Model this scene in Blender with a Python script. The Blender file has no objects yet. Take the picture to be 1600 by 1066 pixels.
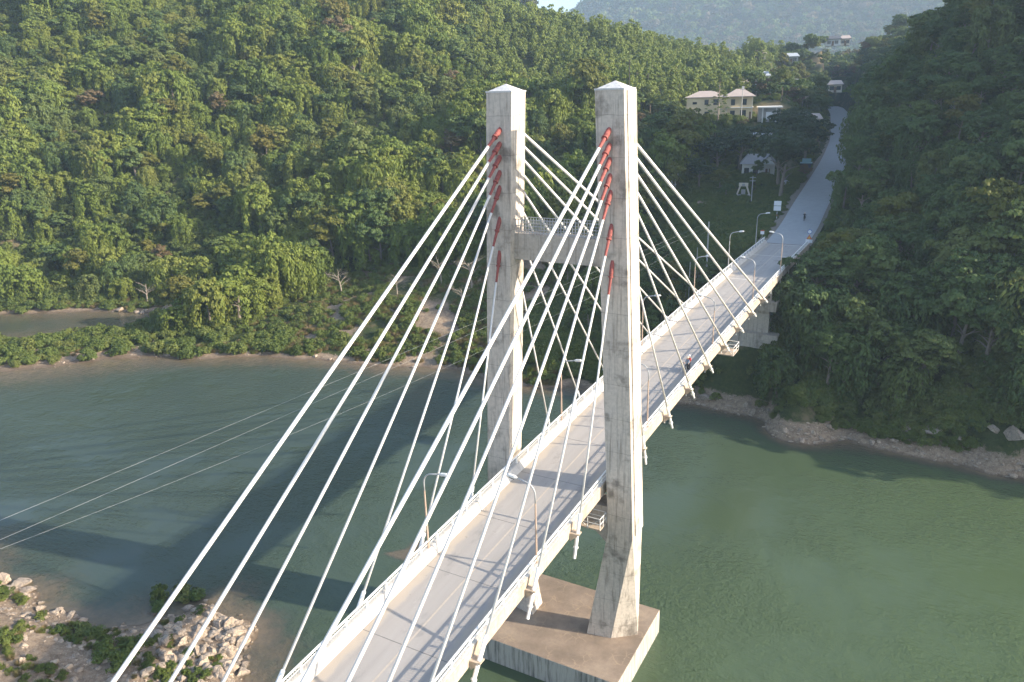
import bpy, bmesh, math, random
import numpy as np
from mathutils import Vector, Matrix, Quaternion

# ------------------------------------------------------------ camera, sky, sun, exposure
S = bpy.context.scene
COL = S.collection
CAM = (26.116, -53.806, 32.071); YAW, PITCH, ROLL, FPX = 0.5184, 0.3205, -0.0298, 1205.9
cam_data = bpy.data.cameras.new('camera'); cam = bpy.data.objects.new('camera', cam_data); COL.objects.link(cam)
fw = Vector((-math.sin(YAW)*math.cos(PITCH), math.cos(YAW)*math.cos(PITCH), -math.sin(PITCH)))
rt = Vector((math.cos(YAW), math.sin(YAW), 0)); up = rt.cross(fw)
r2 = math.cos(ROLL)*rt + math.sin(ROLL)*up; u2 = -math.sin(ROLL)*rt + math.cos(ROLL)*up
cam.matrix_world = Matrix(((r2.x, u2.x, -fw.x, CAM[0]), (r2.y, u2.y, -fw.y, CAM[1]), (r2.z, u2.z, -fw.z, CAM[2]), (0, 0, 0, 1)))
cam_data.sensor_width = 36; cam_data.lens = FPX/1600*36; cam_data.clip_start = 0.5; cam_data.clip_end = 12000
S.camera = cam
SUN_EL = math.radians(22.5); SUN_AZ = math.atan2(0.98, 0.19)      # azimuth clockwise from +Y
sun_dir = Vector((math.sin(SUN_AZ)*math.cos(SUN_EL), math.cos(SUN_AZ)*math.cos(SUN_EL), math.sin(SUN_EL)))
world = bpy.data.worlds.new('World'); S.world = world; world.use_nodes = True
wn = world.node_tree.nodes; wl = world.node_tree.links; wn.clear()
sky = wn.new('ShaderNodeTexSky'); sky.sky_type = 'NISHITA'; sky.sun_disc = False
sky.sun_elevation = SUN_EL; sky.sun_rotation = SUN_AZ; sky.air_density = 1.0; sky.dust_density = 1.8; sky.ozone_density = 1.5
bg = wn.new('ShaderNodeBackground'); bg.inputs['Strength'].default_value = 0.15
wo = wn.new('ShaderNodeOutputWorld'); wl.new(sky.outputs[0], bg.inputs[0]); wl.new(bg.outputs[0], wo.inputs[0])
sl = bpy.data.lights.new('sun', 'SUN'); sun = bpy.data.objects.new('sun', sl); COL.objects.link(sun)
sl.energy = 5.0; sl.angle = math.radians(0.53); sl.color = (1.0, 0.875, 0.70)
sun.rotation_euler = (-sun_dir).to_track_quat('-Z', 'Y').to_euler(); sun.location = (60, 20, 90)
S.view_settings.view_transform = 'Standard'; S.view_settings.look = 'None'; S.view_settings.gamma = 1
S.view_settings.exposure = 1.35; S.view_settings.use_curve_mapping = False
S.render.engine = 'CYCLES'; cy = S.cycles
cy.use_denoising = True; cy.max_bounces = 6; cy.diffuse_bounces = 3; cy.glossy_bounces = 2; cy.transmission_bounces = 2
cy.volume_bounces = 1; cy.transparent_max_bounces = 6; cy.caustics_reflective = False; cy.caustics_refractive = False
cy.use_adaptive_sampling = True; cy.adaptive_threshold = 0.02
HAZE_DENSITY = 0.00026
WATER = -17.4
R = random.Random(7); NR = np.random.RandomState(7)
def dz(y): return 0.0454*y - 0.0003*y*y

# ------------------------------------------------------------ helpers
def tag(o, label=None, cat=None, group=None, kind=None):
    if label: o['label'] = label
    if cat: o['category'] = cat
    if group: o['group'] = group
    if kind: o['kind'] = kind
    return o
def empty(name, loc=(0, 0, 0), rz=0.0, label=None, cat=None, group=None):
    o = bpy.data.objects.new(name, None); COL.objects.link(o); o.location = loc; o.rotation_euler = (0, 0, rz)
    o.empty_display_size = 0.3
    return tag(o, label, cat, group)
def link(me, name, mat=None, parent=None, loc=(0, 0, 0), rz=0.0, label=None, cat=None, group=None, kind=None, smooth=False):
    o = bpy.data.objects.new(name, me); COL.objects.link(o)
    if mat is not None and not me.materials:
        for m in (mat if isinstance(mat, (list, tuple)) else [mat]): me.materials.append(m)
    o.location = loc; o.rotation_euler = (0, 0, rz)
    if parent: o.parent = parent
    if smooth: me.polygons.foreach_set('use_smooth', [True]*len(me.polygons))
    return tag(o, label, cat, group, kind)
def copy_tree(o, parent=None):
    c = o.copy(); COL.objects.link(c)
    if parent: c.parent = parent
    for ch in KIDS.get(o.name, None) or [k for k in o.children]: copy_tree(ch, c)
    return c
KIDS = {}
def np_mesh(name, V, F, smooth=False):
    """V (n,3) array, F (m,k) array of equal-size faces"""
    V = np.asarray(V, np.float32); F = np.asarray(F, np.int32); k = F.shape[1]
    me = bpy.data.meshes.new(name); me.vertices.add(len(V)); me.vertices.foreach_set('co', V.ravel())
    me.loops.add(F.size); me.loops.foreach_set('vertex_index', F.ravel())
    me.polygons.add(len(F)); me.polygons.foreach_set('loop_start', np.arange(0, F.size, k, dtype=np.int32))
    me.polygons.foreach_set('loop_total', np.full(len(F), k, np.int32))
    if smooth: me.polygons.foreach_set('use_smooth', np.ones(len(F), bool))
    me.update(calc_edges=True); return me

class MB:
    """collects simple solids, builds ONE mesh"""
    def __init__(s): s.v = []; s.f = []; s.m = []
    def add(s, vs, fs, mi=0):
        b = len(s.v); s.v += [tuple(v) for v in vs]; s.f += [tuple(b+i for i in f) for f in fs]; s.m += [mi]*len(fs); return s
    def hexa(s, p, mi=0):      # p: 4 bottom (ccw) + 4 top
        return s.add(p, [(3, 2, 1, 0), (4, 5, 6, 7), (0, 1, 5, 4), (1, 2, 6, 5), (2, 3, 7, 6), (3, 0, 4, 7)], mi)
    def box(s, x0, x1, y0, y1, z0, z1, mi=0):
        return s.hexa([(x0, y0, z0), (x1, y0, z0), (x1, y1, z0), (x0, y1, z0), (x0, y0, z1), (x1, y0, z1), (x1, y1, z1), (x0, y1, z1)], mi)
    def tube(s, pts, rs, n=8, mi=0, cap=True):
        pts = [Vector(p) for p in pts]
        if not isinstance(rs, (list, tuple)): rs = [rs]*len(pts)
        b = len(s.v); pa = None
        for i, p in enumerate(pts):
            d = (pts[min(i+1, len(pts)-1)] - pts[max(i-1, 0)])
            d = d.normalized() if d.length > 1e-9 else Vector((0, 0, 1))
            if pa is None:
                pa = d.orthogonal().normalized()
            else:
                pa = (pa - d*pa.dot(d)); pa = pa.normalized() if pa.length > 1e-6 else d.orthogonal().normalized()
            q = d.cross(pa)
            for k in range(n):
                a = 2*math.pi*k/n; s.v.append(tuple(p + (pa*math.cos(a)+q*math.sin(a))*rs[i]))
        for i in range(len(pts)-1):
            for k in range(n):
                a = b+i*n+k; c = b+i*n+(k+1) % n; s.f.append((a, c, c+n, a+n)); s.m.append(mi)
        if cap:
            s.f.append(tuple(b+k for k in range(n))[::-1]); s.m.append(mi)
            s.f.append(tuple(b+(len(pts)-1)*n+k for k in range(n))); s.m.append(mi)
        return s
    def lathe(s, prof, c=(0, 0, 0), n=12, mi=0):
        b = len(s.v)
        for r, z in prof:
            for k in range(n):
                a = 2*math.pi*k/n; s.v.append((c[0]+r*math.cos(a), c[1]+r*math.sin(a), c[2]+z))
        for i in range(len(prof)-1):
            for k in range(n):
                a = b+i*n+k; d = b+i*n+(k+1) % n; s.f.append((a, d, d+n, a+n)); s.m.append(mi)
        s.f.append(tuple(b+k for k in range(n))[::-1]); s.m.append(mi)
        s.f.append(tuple(b+(len(prof)-1)*n+k for k in range(n))); s.m.append(mi)
        return s
    def sweep(s, sec, ys, zf=dz, mi=0, xf=None):
        """section [(x,z)] closed polygon carried along the deck line"""
        n = len(sec); b = len(s.v)
        for y in ys:
            for x, z in sec: s.v.append((x + (xf(y) if xf else 0), y, z+zf(y)))
        for i in range(len(ys)-1):
            for k in range(n):
                a = b+i*n+k; c = b+i*n+(k+1) % n; s.f.append((a, c, c+n, a+n)); s.m.append(mi)
        s.f.append(tuple(b+k for k in range(n))[::-1]); s.m.append(mi)
        s.f.append(tuple(b+(len(ys)-1)*n+k for k in range(n))); s.m.append(mi)
        return s
    def mesh(s, name):
        me = bpy.data.meshes.new(name); me.from_pydata(s.v, [], s.f); 
        if any(s.m): me.polygons.foreach_set('material_index', s.m)
        bm = bmesh.new(); bm.from_mesh(me); bmesh.ops.recalc_face_normals(bm, faces=bm.faces); bm.to_mesh(me); bm.free()
        me.update(); return me
    def obj(s, name, mat, parent=None, bevel=0, **k):
        o = link(s.mesh(name), name, mat, parent, **k)
        if bevel:
            md = o.modifiers.new('bevel', 'BEVEL'); md.width = bevel; md.segments = 2; md.limit_method = 'ANGLE'
        return o

# ------------------------------------------------------------ materials
def mat(name, build):
    m = bpy.data.materials.new(name); m.use_nodes = True; nt = m.node_tree; nt.nodes.clear()
    out = nt.nodes.new('ShaderNodeOutputMaterial'); sh = build(nt); nt.links.new(sh, out.inputs['Surface']); return m
def N(nt, t, **k):
    n = nt.nodes.new(t)
    for a, b in k.items():
        if a in n.inputs: n.inputs[a].default_value = b
        else: setattr(n, a, b)
    return n
def L(nt, a, b): nt.links.new(a, b)
def coords(nt, kind='Object', scale=(1, 1, 1)):
    c = N(nt, 'ShaderNodeTexCoord'); m = N(nt, 'ShaderNodeMapping'); m.inputs['Scale'].default_value = scale
    if kind == 'World':
        g = N(nt, 'ShaderNodeNewGeometry'); L(nt, g.outputs['Position'], m.inputs[0])
    else: L(nt, c.outputs[kind], m.inputs[0])
    return m.outputs[0]
def noise(nt, vec, scale, detail=4, rough=0.55, out='Fac'):
    n = N(nt, 'ShaderNodeTexNoise'); n.inputs['Scale'].default_value = scale; n.inputs['Detail'].default_value = detail
    n.inputs['Roughness'].default_value = rough; L(nt, vec, n.inputs['Vector']); return n.outputs[out]
def ramp(nt, fac, stops):
    r = N(nt, 'ShaderNodeValToRGB'); e = r.color_ramp.elements
    while len(e) < len(stops): e.new(0.5)
    for i, (p, c) in enumerate(stops): e[i].position = p; e[i].color = (*c, 1) if len(c) == 3 else c
    L(nt, fac, r.inputs[0]); return r.outputs[0]
def mix(nt, a, b, fac, mode='MIX'):
    m = N(nt, 'ShaderNodeMix'); m.data_type = 'RGBA'; m.blend_type = mode
    for s_, v in ((m.inputs['Factor'], fac), (m.inputs['A'], a), (m.inputs['B'], b)):
        if hasattr(v, 'links') or isinstance(v, bpy.types.NodeSocket): L(nt, v, s_)
        elif isinstance(v, (int, float)): s_.default_value = v
        else: s_.default_value = (*v, 1)
    return m.outputs['Result']
def math_(nt, op, a, b=0.0, clamp=False):
    m = N(nt, 'ShaderNodeMath'); m.operation = op; m.use_clamp = clamp
    for i, v in enumerate((a, b)):
        if isinstance(v, (int, float)): m.inputs[i].default_value = v
        else: L(nt, v, m.inputs[i])
    return m.outputs[0]
def bump(nt, h, strength=0.3, dist=0.05):
    b = N(nt, 'ShaderNodeBump'); b.inputs['Strength'].default_value = strength; b.inputs['Distance'].default_value = dist
    L(nt, h, b.inputs['Height']); return b.outputs[0]
def bsdf(nt, col, rough=0.7, metal=0.0, normal=None, spec=0.5):
    p = N(nt, 'ShaderNodeBsdfPrincipled')
    if isinstance(col, tuple): p.inputs['Base Color'].default_value = (*col, 1)
    else: L(nt, col, p.inputs['Base Color'])
    if isinstance(rough, (int, float)): p.inputs['Roughness'].default_value = rough
    else: L(nt, rough, p.inputs['Roughness'])
    p.inputs['Metallic'].default_value = metal; p.inputs['Specular IOR Level'].default_value = spec
    if normal is not None: L(nt, normal, p.inputs['Normal'])
    return p.outputs[0]
def simple(name, col, rough=0.6, metal=0.0, var=0.15, scale=3.0, spec=0.5):
    def b(nt):
        v = coords(nt, 'World'); f = noise(nt, v, scale, 5)
        c = mix(nt, tuple(x*(1-var) for x in col), tuple(min(1, x*(1+var)) for x in col), f)
        return bsdf(nt, c, rough, metal, bump(nt, f, 0.2, 0.02), spec)
    return mat(name, b)
def sepz(nt, vec):
    s = N(nt, 'ShaderNodeSeparateXYZ'); L(nt, vec, s.inputs[0]); return s.outputs
def concrete(name, base, stain, streak=1.0, joints=0.0, rough=0.85, warm=None):
    def b(nt):
        v = coords(nt, 'World'); n1 = noise(nt, v, 0.55, 6, 0.6); n2 = noise(nt, v, 4.0, 5, 0.65)
        st = noise(nt, coords(nt, 'World', (2.2, 2.2, 0.12)), 1.6, 5, 0.7)
        c = mix(nt, base, tuple(x*0.78 for x in base), ramp(nt, n2, [(0.35, (0, 0, 0)), (0.7, (1, 1, 1))]))
        c = mix(nt, c, stain, math_(nt, 'MULTIPLY', ramp(nt, st, [(0.50, (0, 0, 0)), (0.66, (1, 1, 1))]), 0.62*streak))
        c = mix(nt, c, tuple(x*0.55 for x in stain), math_(nt, 'MULTIPLY', ramp(nt, n1, [(0.53, (0, 0, 0)), (0.68, (1, 1, 1))]), 0.62*streak))
        if warm: c = mix(nt, c, warm, ramp(nt, noise(nt, v, 0.9, 3), [(0.45, (0, 0, 0)), (0.75, (.7, .7, .7))]))
        h = n2
        if joints:
            z = sepz(nt, v)[2]; wob = math_(nt, 'MULTIPLY', noise(nt, v, 0.8, 2), 0.15)
            fr = math_(nt, 'FRACT', math_(nt, 'DIVIDE', math_(nt, 'ADD', math_(nt, 'ADD', z, wob), 60.0), joints))
            ln = math_(nt, 'MULTIPLY', math_(nt, 'LESS_THAN', fr, 0.016), 0.55)
            c = mix(nt, c, tuple(x*0.4 for x in stain), math_(nt, 'MULTIPLY', ln, math_(nt, 'ADD', noise(nt, v, 1.3, 3), 0.15, True)))
            h = math_(nt, 'SUBTRACT', n2, ln)
        return bsdf(nt, c, rough, 0, bump(nt, h, 0.5, 0.03), 0.3)
    return mat(name, b)
M = {}
M['tower'] = concrete('tower_concrete', (0.60, 0.53, 0.455), (0.21, 0.18, 0.15), 1.15, 2.9)
M['beam'] = concrete('beam_concrete', (0.50, 0.44, 0.375), (0.18, 0.155, 0.13), 1.0)
M['parapet'] = concrete('parapet_concrete', (0.62, 0.58, 0.53), (0.33, 0.29, 0.25), 0.5)
M['fascia'] = concrete('fascia_concrete', (0.52, 0.43, 0.34), (0.28, 0.22, 0.17), 0.8)
M['roof_cap'] = concrete('cap_roof', (0.62, 0.61, 0.60), (0.36, 0.34, 0.33), 0.5)
M['white_paint'] = simple('white_paint', (0.80, 0.79, 0.76), 0.45, 0, 0.06)
M['cable'] = simple('cable_sheath', (0.66, 0.64, 0.61), 0.4, 0, 0.04, 1.0)
M['red'] = simple('red_paint', (0.26, 0.07, 0.06), 0.8, 0, 0.5, 5)
M['galv'] = simple('galvanised_steel', (0.42, 0.43, 0.44), 0.5, 0.3, 0.12)
M['pole'] = simple('lamp_pole_rusty', (0.42, 0.31, 0.24), 0.6, 0, 0.3, 2)
M['pole_grey'] = simple('pole_grey', (0.40, 0.39, 0.37), 0.6, 0, 0.15, 2)
M['lamp'] = simple('lamp_housing', (0.72, 0.71, 0.68), 0.4, 0, 0.05)
M['dark'] = simple('dark_metal', (0.03, 0.03, 0.033), 0.5, 0, 0.2)
M['glass'] = simple('window_glass', (0.03, 0.04, 0.05), 0.08, 0, 0.1, 0.5, 0.8)
M['yellow'] = simple('yellow_wall', (0.68, 0.53, 0.33), 0.85, 0, 0.12, 1.2)
M['cream'] = simple('cream_wall', (0.60, 0.53, 0.42), 0.85, 0, 0.12, 1.2)
M['white_wall'] = simple('white_wall', (0.62, 0.61, 0.58), 0.85, 0, 0.1, 1.2)
M['grey_wall'] = simple('grey_wall', (0.34, 0.33, 0.31), 0.85, 0, 0.2, 1.2)
M['roof_pale'] = simple('pale_roof', (0.40, 0.33, 0.29), 0.8, 0, 0.15, 2)
M['roof_grey'] = simple('grey_roof', (0.26, 0.26, 0.27), 0.8, 0, 0.15, 2)
M['roof_dark'] = simple('dark_roof', (0.08, 0.085, 0.10), 0.8, 0, 0.15, 2)
M['roof_tin'] = simple('tin_roof', (0.40, 0.42, 0.44), 0.6, 0, 0.12, 2)
M['wood'] = simple('wood', (0.17, 0.10, 0.06), 0.8, 0, 0.25, 3)
M['bark'] = simple('bark', (0.20, 0.165, 0.13), 0.9, 0, 0.3, 4)
M['bark_pale'] = simple('pale_bark', (0.30, 0.25, 0.20), 0.9, 0, 0.25, 4)
M['skin'] = simple('skin', (0.45, 0.27, 0.18), 0.6, 0, 0.05)
M['cloth_dark'] = simple('dark_cloth', (0.03, 0.035, 0.05), 0.9, 0, 0.2, 6)
M['cloth_blue'] = simple('grey_blue_cloth', (0.20, 0.25, 0.32), 0.9, 0, 0.2, 6)
M['cloth_red'] = simple('red_cloth', (0.50, 0.06, 0.05), 0.9, 0, 0.2, 6)
M['helmet'] = simple('helmet_shell', (0.6, 0.52, 0.42), 0.3, 0, 0.1, 6)
M['bike_red'] = simple('bike_red', (0.35, 0.03, 0.03), 0.35, 0, 0.1)
M['rubber'] = simple('rubber', (0.02, 0.02, 0.02), 0.8, 0, 0.1)
M['sign_white'] = simple('sign_white', (0.75, 0.76, 0.78), 0.5, 0, 0.05)
M['sign_blue'] = simple('sign_blue', (0.04, 0.10, 0.35), 0.5, 0, 0.05)
M['sign_red'] = simple('sign_red', (0.50, 0.10, 0.04), 0.5, 0, 0.05)
M['sign_yellow'] = simple('sign_yellow', (0.65, 0.40, 0.05), 0.5, 0, 0.05)
M['teal'] = simple('teal_tin', (0.20, 0.34, 0.36), 0.6, 0, 0.1)

def _cap(nt):
    v = coords(nt, 'World'); n = noise(nt, v, 0.35, 5, 0.6); n2 = noise(nt, v, 3, 5, 0.7)
    c = ramp(nt, n, [(0.3, (0.19, 0.15, 0.115)), (0.5, (0.27, 0.21, 0.16)), (0.72, (0.38, 0.30, 0.225))])
    c = mix(nt, c, (0.12, 0.09, 0.07), math_(nt, 'MULTIPLY', n2, 0.4))
    wv = N(nt, 'ShaderNodeVectorMath'); wv.operation = 'MULTIPLY_ADD'
    nn = N(nt, 'ShaderNodeTexNoise'); nn.inputs['Scale'].default_value = 1.1; nn.inputs['Detail'].default_value = 3; L(nt, v, nn.inputs['Vector'])
    L(nt, nn.outputs['Color'], wv.inputs[0]); wv.inputs[1].default_value = (0.9, 0.9, 0); L(nt, v, wv.inputs[2])
    vo = N(nt, 'ShaderNodeTexVoronoi'); vo.feature = 'DISTANCE_TO_EDGE'; vo.inputs['Scale'].default_value = 1.1; L(nt, wv.outputs[0], vo.inputs['Vector'])
    ln = ramp(nt, vo.outputs['Distance'], [(0.0, (1, 1, 1)), (0.035, (0.5, .5, .5)), (0.06, (0, 0, 0))])
    msk = ramp(nt, noise(nt, v, 0.42, 3), [(0.47, (0, 0, 0)), (0.56, (1, 1, 1))])
    nz = sepz(nt, N(nt, 'ShaderNodeNewGeometry').outputs['Normal'])[2]
    top = math_(nt, 'GREATER_THAN', nz, 0.5)
    f = math_(nt, 'MULTIPLY', math_(nt, 'MULTIPLY', ln, msk), top)
    c = mix(nt, c, (0.36, 0.275, 0.19), math_(nt, 'MULTIPLY', f, noise(nt, v, 2.2, 2)))
    # sides: greyer with dark vertical runs
    st = noise(nt, coords(nt, 'World', (2.0, 2.0, 0.15)), 1.6, 5, 0.7)
    side = mix(nt, (0.42, 0.40, 0.36), (0.13, 0.13, 0.12), ramp(nt, st, [(0.46, (0, 0, 0)), (0.66, (1, 1, 1))]))
    c = mix(nt, side, c, top)
    return bsdf(nt, c, 0.9, 0, bump(nt, n2, 0.4, 0.03), 0.2)
M['pile_cap'] = mat('pile_cap_concrete', _cap)
def _road(nt):
    v = coords(nt, 'World'); n = noise(nt, v, 14, 4, 0.7); n1 = noise(nt, coords(nt, 'World', (1, 0.12, 1)), 0.9, 4)
    c = ramp(nt, n1, [(0.3, (0.33, 0.305, 0.28)), (0.7, (0.39, 0.358, 0.33))])
    c = mix(nt, c, (0.26, 0.25, 0.245), math_(nt, 'MULTIPLY', n, 0.35))
    x = sepz(nt, v)[0]
    tw = math_(nt, 'ABSOLUTE', math_(nt, 'SUBTRACT', math_(nt, 'ABSOLUTE', x), 1.75))
    tr = ramp(nt, math_(nt, 'ABSOLUTE', math_(nt, 'SUBTRACT', tw, 0.75)), [(0.0, (.5, .5, .5)), (0.3, (0, 0, 0))])
    c = mix(nt, c, (0.27, 0.25, 0.235), math_(nt, 'MULTIPLY', tr, noise(nt, coords(nt, 'World', (1, 0.08, 1)), 1.2, 3)))
    pt = noise(nt, coords(nt, 'World', (1, 0.45, 1)), 0.55, 4, 0.6)
    c = mix(nt, c, (0.22, 0.21, 0.20), ramp(nt, pt, [(0.60, (0, 0, 0)), (0.66, (.45, .45, .45))]))
    c = mix(nt, c, (0.44, 0.40, 0.36), ramp(nt, pt, [(0.30, (.4, .4, .4)), (0.36, (0, 0, 0))]))
    oil = noise(nt, v, 2.6, 3, 0.5); c = mix(nt, c, (0.13, 0.125, 0.12), ramp(nt, oil, [(0.70, (0, 0, 0)), (0.76, (.5, .5, .5))]))
    xx = math_(nt, 'DIVIDE', math_(nt, 'ABSOLUTE', x), 3.4)
    dust = math_(nt, 'MULTIPLY', ramp(nt, math_(nt, 'ADD', xx, math_(nt, 'MULTIPLY', noise(nt, v, 0.8, 3), 0.3)), [(0.92, (0, 0, 0)), (1.12, (1, 1, 1))]), 0.8)
    c = mix(nt, c, (0.42, 0.36, 0.295), dust)
    return bsdf(nt, c, 0.8, 0, bump(nt, n, 0.25, 0.01), 0.35)
M['road'] = mat('asphalt', _road)
M['line'] = simple('lane_paint', (0.44, 0.375, 0.31), 0.7, 0, 0.25, 5)

def leafmat(name, cols, rnd=0.5, trans=0.36, hue_sc=0.06):
    def b(nt):
        oi = N(nt, 'ShaderNodeObjectInfo'); v = coords(nt, 'World'); g = N(nt, 'ShaderNodeNewGeometry')
        f = math_(nt, 'ADD', math_(nt, 'MULTIPLY', oi.outputs['Random'], rnd), math_(nt, 'MULTIPLY', noise(nt, v, hue_sc, 3), 1-rnd))
        n = len(cols); c = ramp(nt, f, [(0.15+0.7*i/(n-1), cc) for i, cc in enumerate(cols)])
        c = mix(nt, c, tuple(x*0.55 for x in cols[0]), math_(nt, 'MULTIPLY', g.outputs['Random Per Island'], 0.28))
        c = mix(nt, c, (0.17, 0.12, 0.045), ramp(nt, noise(nt, v, 1.1, 2), [(0.66, (0, 0, 0)), (0.8, (.5, .5, .5))]))
        d = bsdf(nt, c, 0.62, 0, None, 0.25)
        t = N(nt, 'ShaderNodeBsdfTranslucent'); L(nt, mix(nt, c, (0.5, 0.62, 0.12), 0.35, 'MULTIPLY'), t.inputs[0])
        mx = N(nt, 'ShaderNodeMixShader'); mx.inputs[0].default_value = trans; L(nt, d, mx.inputs[1]); L(nt, t.outputs[0], mx.inputs[2])
        return mx.outputs[0]
    return mat(name, b)
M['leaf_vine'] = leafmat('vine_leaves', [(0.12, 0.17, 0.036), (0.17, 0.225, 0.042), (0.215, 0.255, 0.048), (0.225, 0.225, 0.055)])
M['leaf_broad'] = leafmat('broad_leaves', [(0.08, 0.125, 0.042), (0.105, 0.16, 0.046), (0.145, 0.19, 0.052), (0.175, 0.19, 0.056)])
M['leaf_plant'] = leafmat('plantation_leaves', [(0.17, 0.22, 0.055), (0.215, 0.265, 0.062), (0.24, 0.28, 0.07)], 0.6, 0.3)
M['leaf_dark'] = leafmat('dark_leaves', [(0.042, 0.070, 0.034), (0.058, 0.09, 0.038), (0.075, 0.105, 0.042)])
M['leaf_yellow'] = leafmat('yellow_green_leaves', [(0.13, 0.15, 0.028), (0.155, 0.16, 0.03), (0.17, 0.14, 0.035)])
M['leaf_red'] = leafmat('russet_leaves', [(0.17, 0.12, 0.055), (0.20, 0.15, 0.08), (0.15, 0.13, 0.06)])
M['leaf_shrub'] = leafmat('shrub_leaves', [(0.09, 0.13, 0.032), (0.14, 0.185, 0.042), (0.19, 0.21, 0.055)])
M['leaf_far'] = leafmat('far_leaves', [(0.07, 0.08, 0.035), (0.13, 0.12, 0.06), (0.20, 0.15, 0.10)], 0.7)
M['dry'] = leafmat('dry_grass', [(0.20, 0.15, 0.07), (0.25, 0.19, 0.09), (0.14, 0.14, 0.05)], 0.6, 0.15)
def _rock(nt):
    v = coords(nt, 'World'); n = noise(nt, v, 1.1, 6, 0.65); n2 = noise(nt, v, 5, 5, 0.7); oi = N(nt, 'ShaderNodeObjectInfo')
    c = ramp(nt, n, [(0.3, (0.24, 0.19, 0.15)), (0.5, (0.40, 0.31, 0.23)), (0.75, (0.52, 0.42, 0.31))])
    c = mix(nt, c, (0.22, 0.20, 0.18), math_(nt, 'MULTIPLY', oi.outputs['Random'], 0.5))
    cr = N(nt, 'ShaderNodeTexVoronoi'); cr.feature = 'DISTANCE_TO_EDGE'; cr.inputs['Scale'].default_value = 1.6; L(nt, v, cr.inputs['Vector'])
    c = mix(nt, c, (0.08, 0.065, 0.05), ramp(nt, cr.outputs['Distance'], [(0, (.8, .8, .8)), (0.04, (0, 0, 0))]))
    z = sepz(nt, v)[2]; wet = ramp(nt, math_(nt, 'ADD', math_(nt, 'SUBTRACT', z, WATER), 0), [(0.02, (.85, .85, .85)), (0.22, (0, 0, 0))])
    c = mix(nt, c, (0.07, 0.055, 0.04), wet)
    return bsdf(nt, c, 0.85, 0, bump(nt, math_(nt, 'ADD', n2, math_(nt, 'MULTIPLY', cr.outputs['Distance'], 2.0)), 0.6, 0.08), 0.3)
M['rock'] = mat('river_rock', _rock)

# ------------------------------------------------------------ terrain (heights in metres, deck level = 0)
CP = [(-175,44,-16.6),(-160,54,-16.6),(-142,63,-16.6),(-128,74,-16.6),(-114,82,-14.5),(-98,90,-11.6),(-82,100,-9.2),(-188,54,-10.3),(-163,74,-8.7),(-135,93,-5.0),(-105,110,-1.0),(-211,71,8.9),(-186,94,9.1),(-153,113,11.6),(-122,133,14.1),(-97,143,13.5),(-71,146,4.7),(-246,96,34.1),(-213,119,35.1),(-180,143,36.0),(-143,163,34.8),(-119,172,30.0),(-85,179,21.2),(-295,130,69.7),(-255,155,68.6),(-217,184,69.2),(-178,212,65.2),(-417,218,164.7),(-347,279,167.6),(-263,329,112.0),(-144,252,55.0),(-120,264,50.4),(-94,270,44.9),(-68,273,36.5),(-58,281,31.8),(-111,202,32.9),(-87,208,32.1),(-63,201,25.3),(-50,186,19.5),(-193,340,44.0),(-133,378,37.7),(-82,383,27.9),(-94,57,-13.5),(-87,67,-12.5),(-79,74,-12.0),(-70,86,-11.0),(-56,74,-13.5),(-64,63,-15.5),(-52,59,-16.5),(-33,61,-14.0),(-39,82,-11.0),(-56,125,-7.0),(-32,132,1.3),(-17,102,-2.7),(-17,88,-6.1),(-19,74,-8.8),(-18,143,3.3),(-17,156,6.1),(-28,147,4.3),(-43,139,1.7),(-52,141,-0.9),(-27,180,15.7),(-37,184,20.0),(-25,196,19.3),(-22,242,19.3),(-41,269,24.7),(-51,359,35.8),(-32,362,43.8),(-6,375,48.9),(-70,376,40.9),(-0,129,3.4),(-1,144,5.7),(-1,180,9.9),(-6,224,11.8),(-16,294,14.2),(-27,373,16.8),(6,60,-16.2),(16,58,-16.0),(24,57,-16.0),(32,57,-16.0),(39,56,-16.0),(10,57,-9.4),(15,58,-12.8),(23,58,-14.5),(31,58,-13.1),(38,56,-12.7),(13,68,-8.2),(22,70,-8.9),(30,70,-7.9),(37,67,-6.0),(10,83,-3.9),(20,84,-2.1),(29,82,-1.0),(37,79,0.3),(10,103,2.8),(18,101,6.0),(28,96,7.0),(36,92,7.8),(12,126,12.7),(17,126,16.8),(26,112,16.4),(36,106,16.7),(12,156,22.0),(25,128,27.5),(35,122,27.0),(21,151,40.7),(34,141,39.1),(33,171,50.0),(5,245,29.0),(6,276,32.5)]
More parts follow.
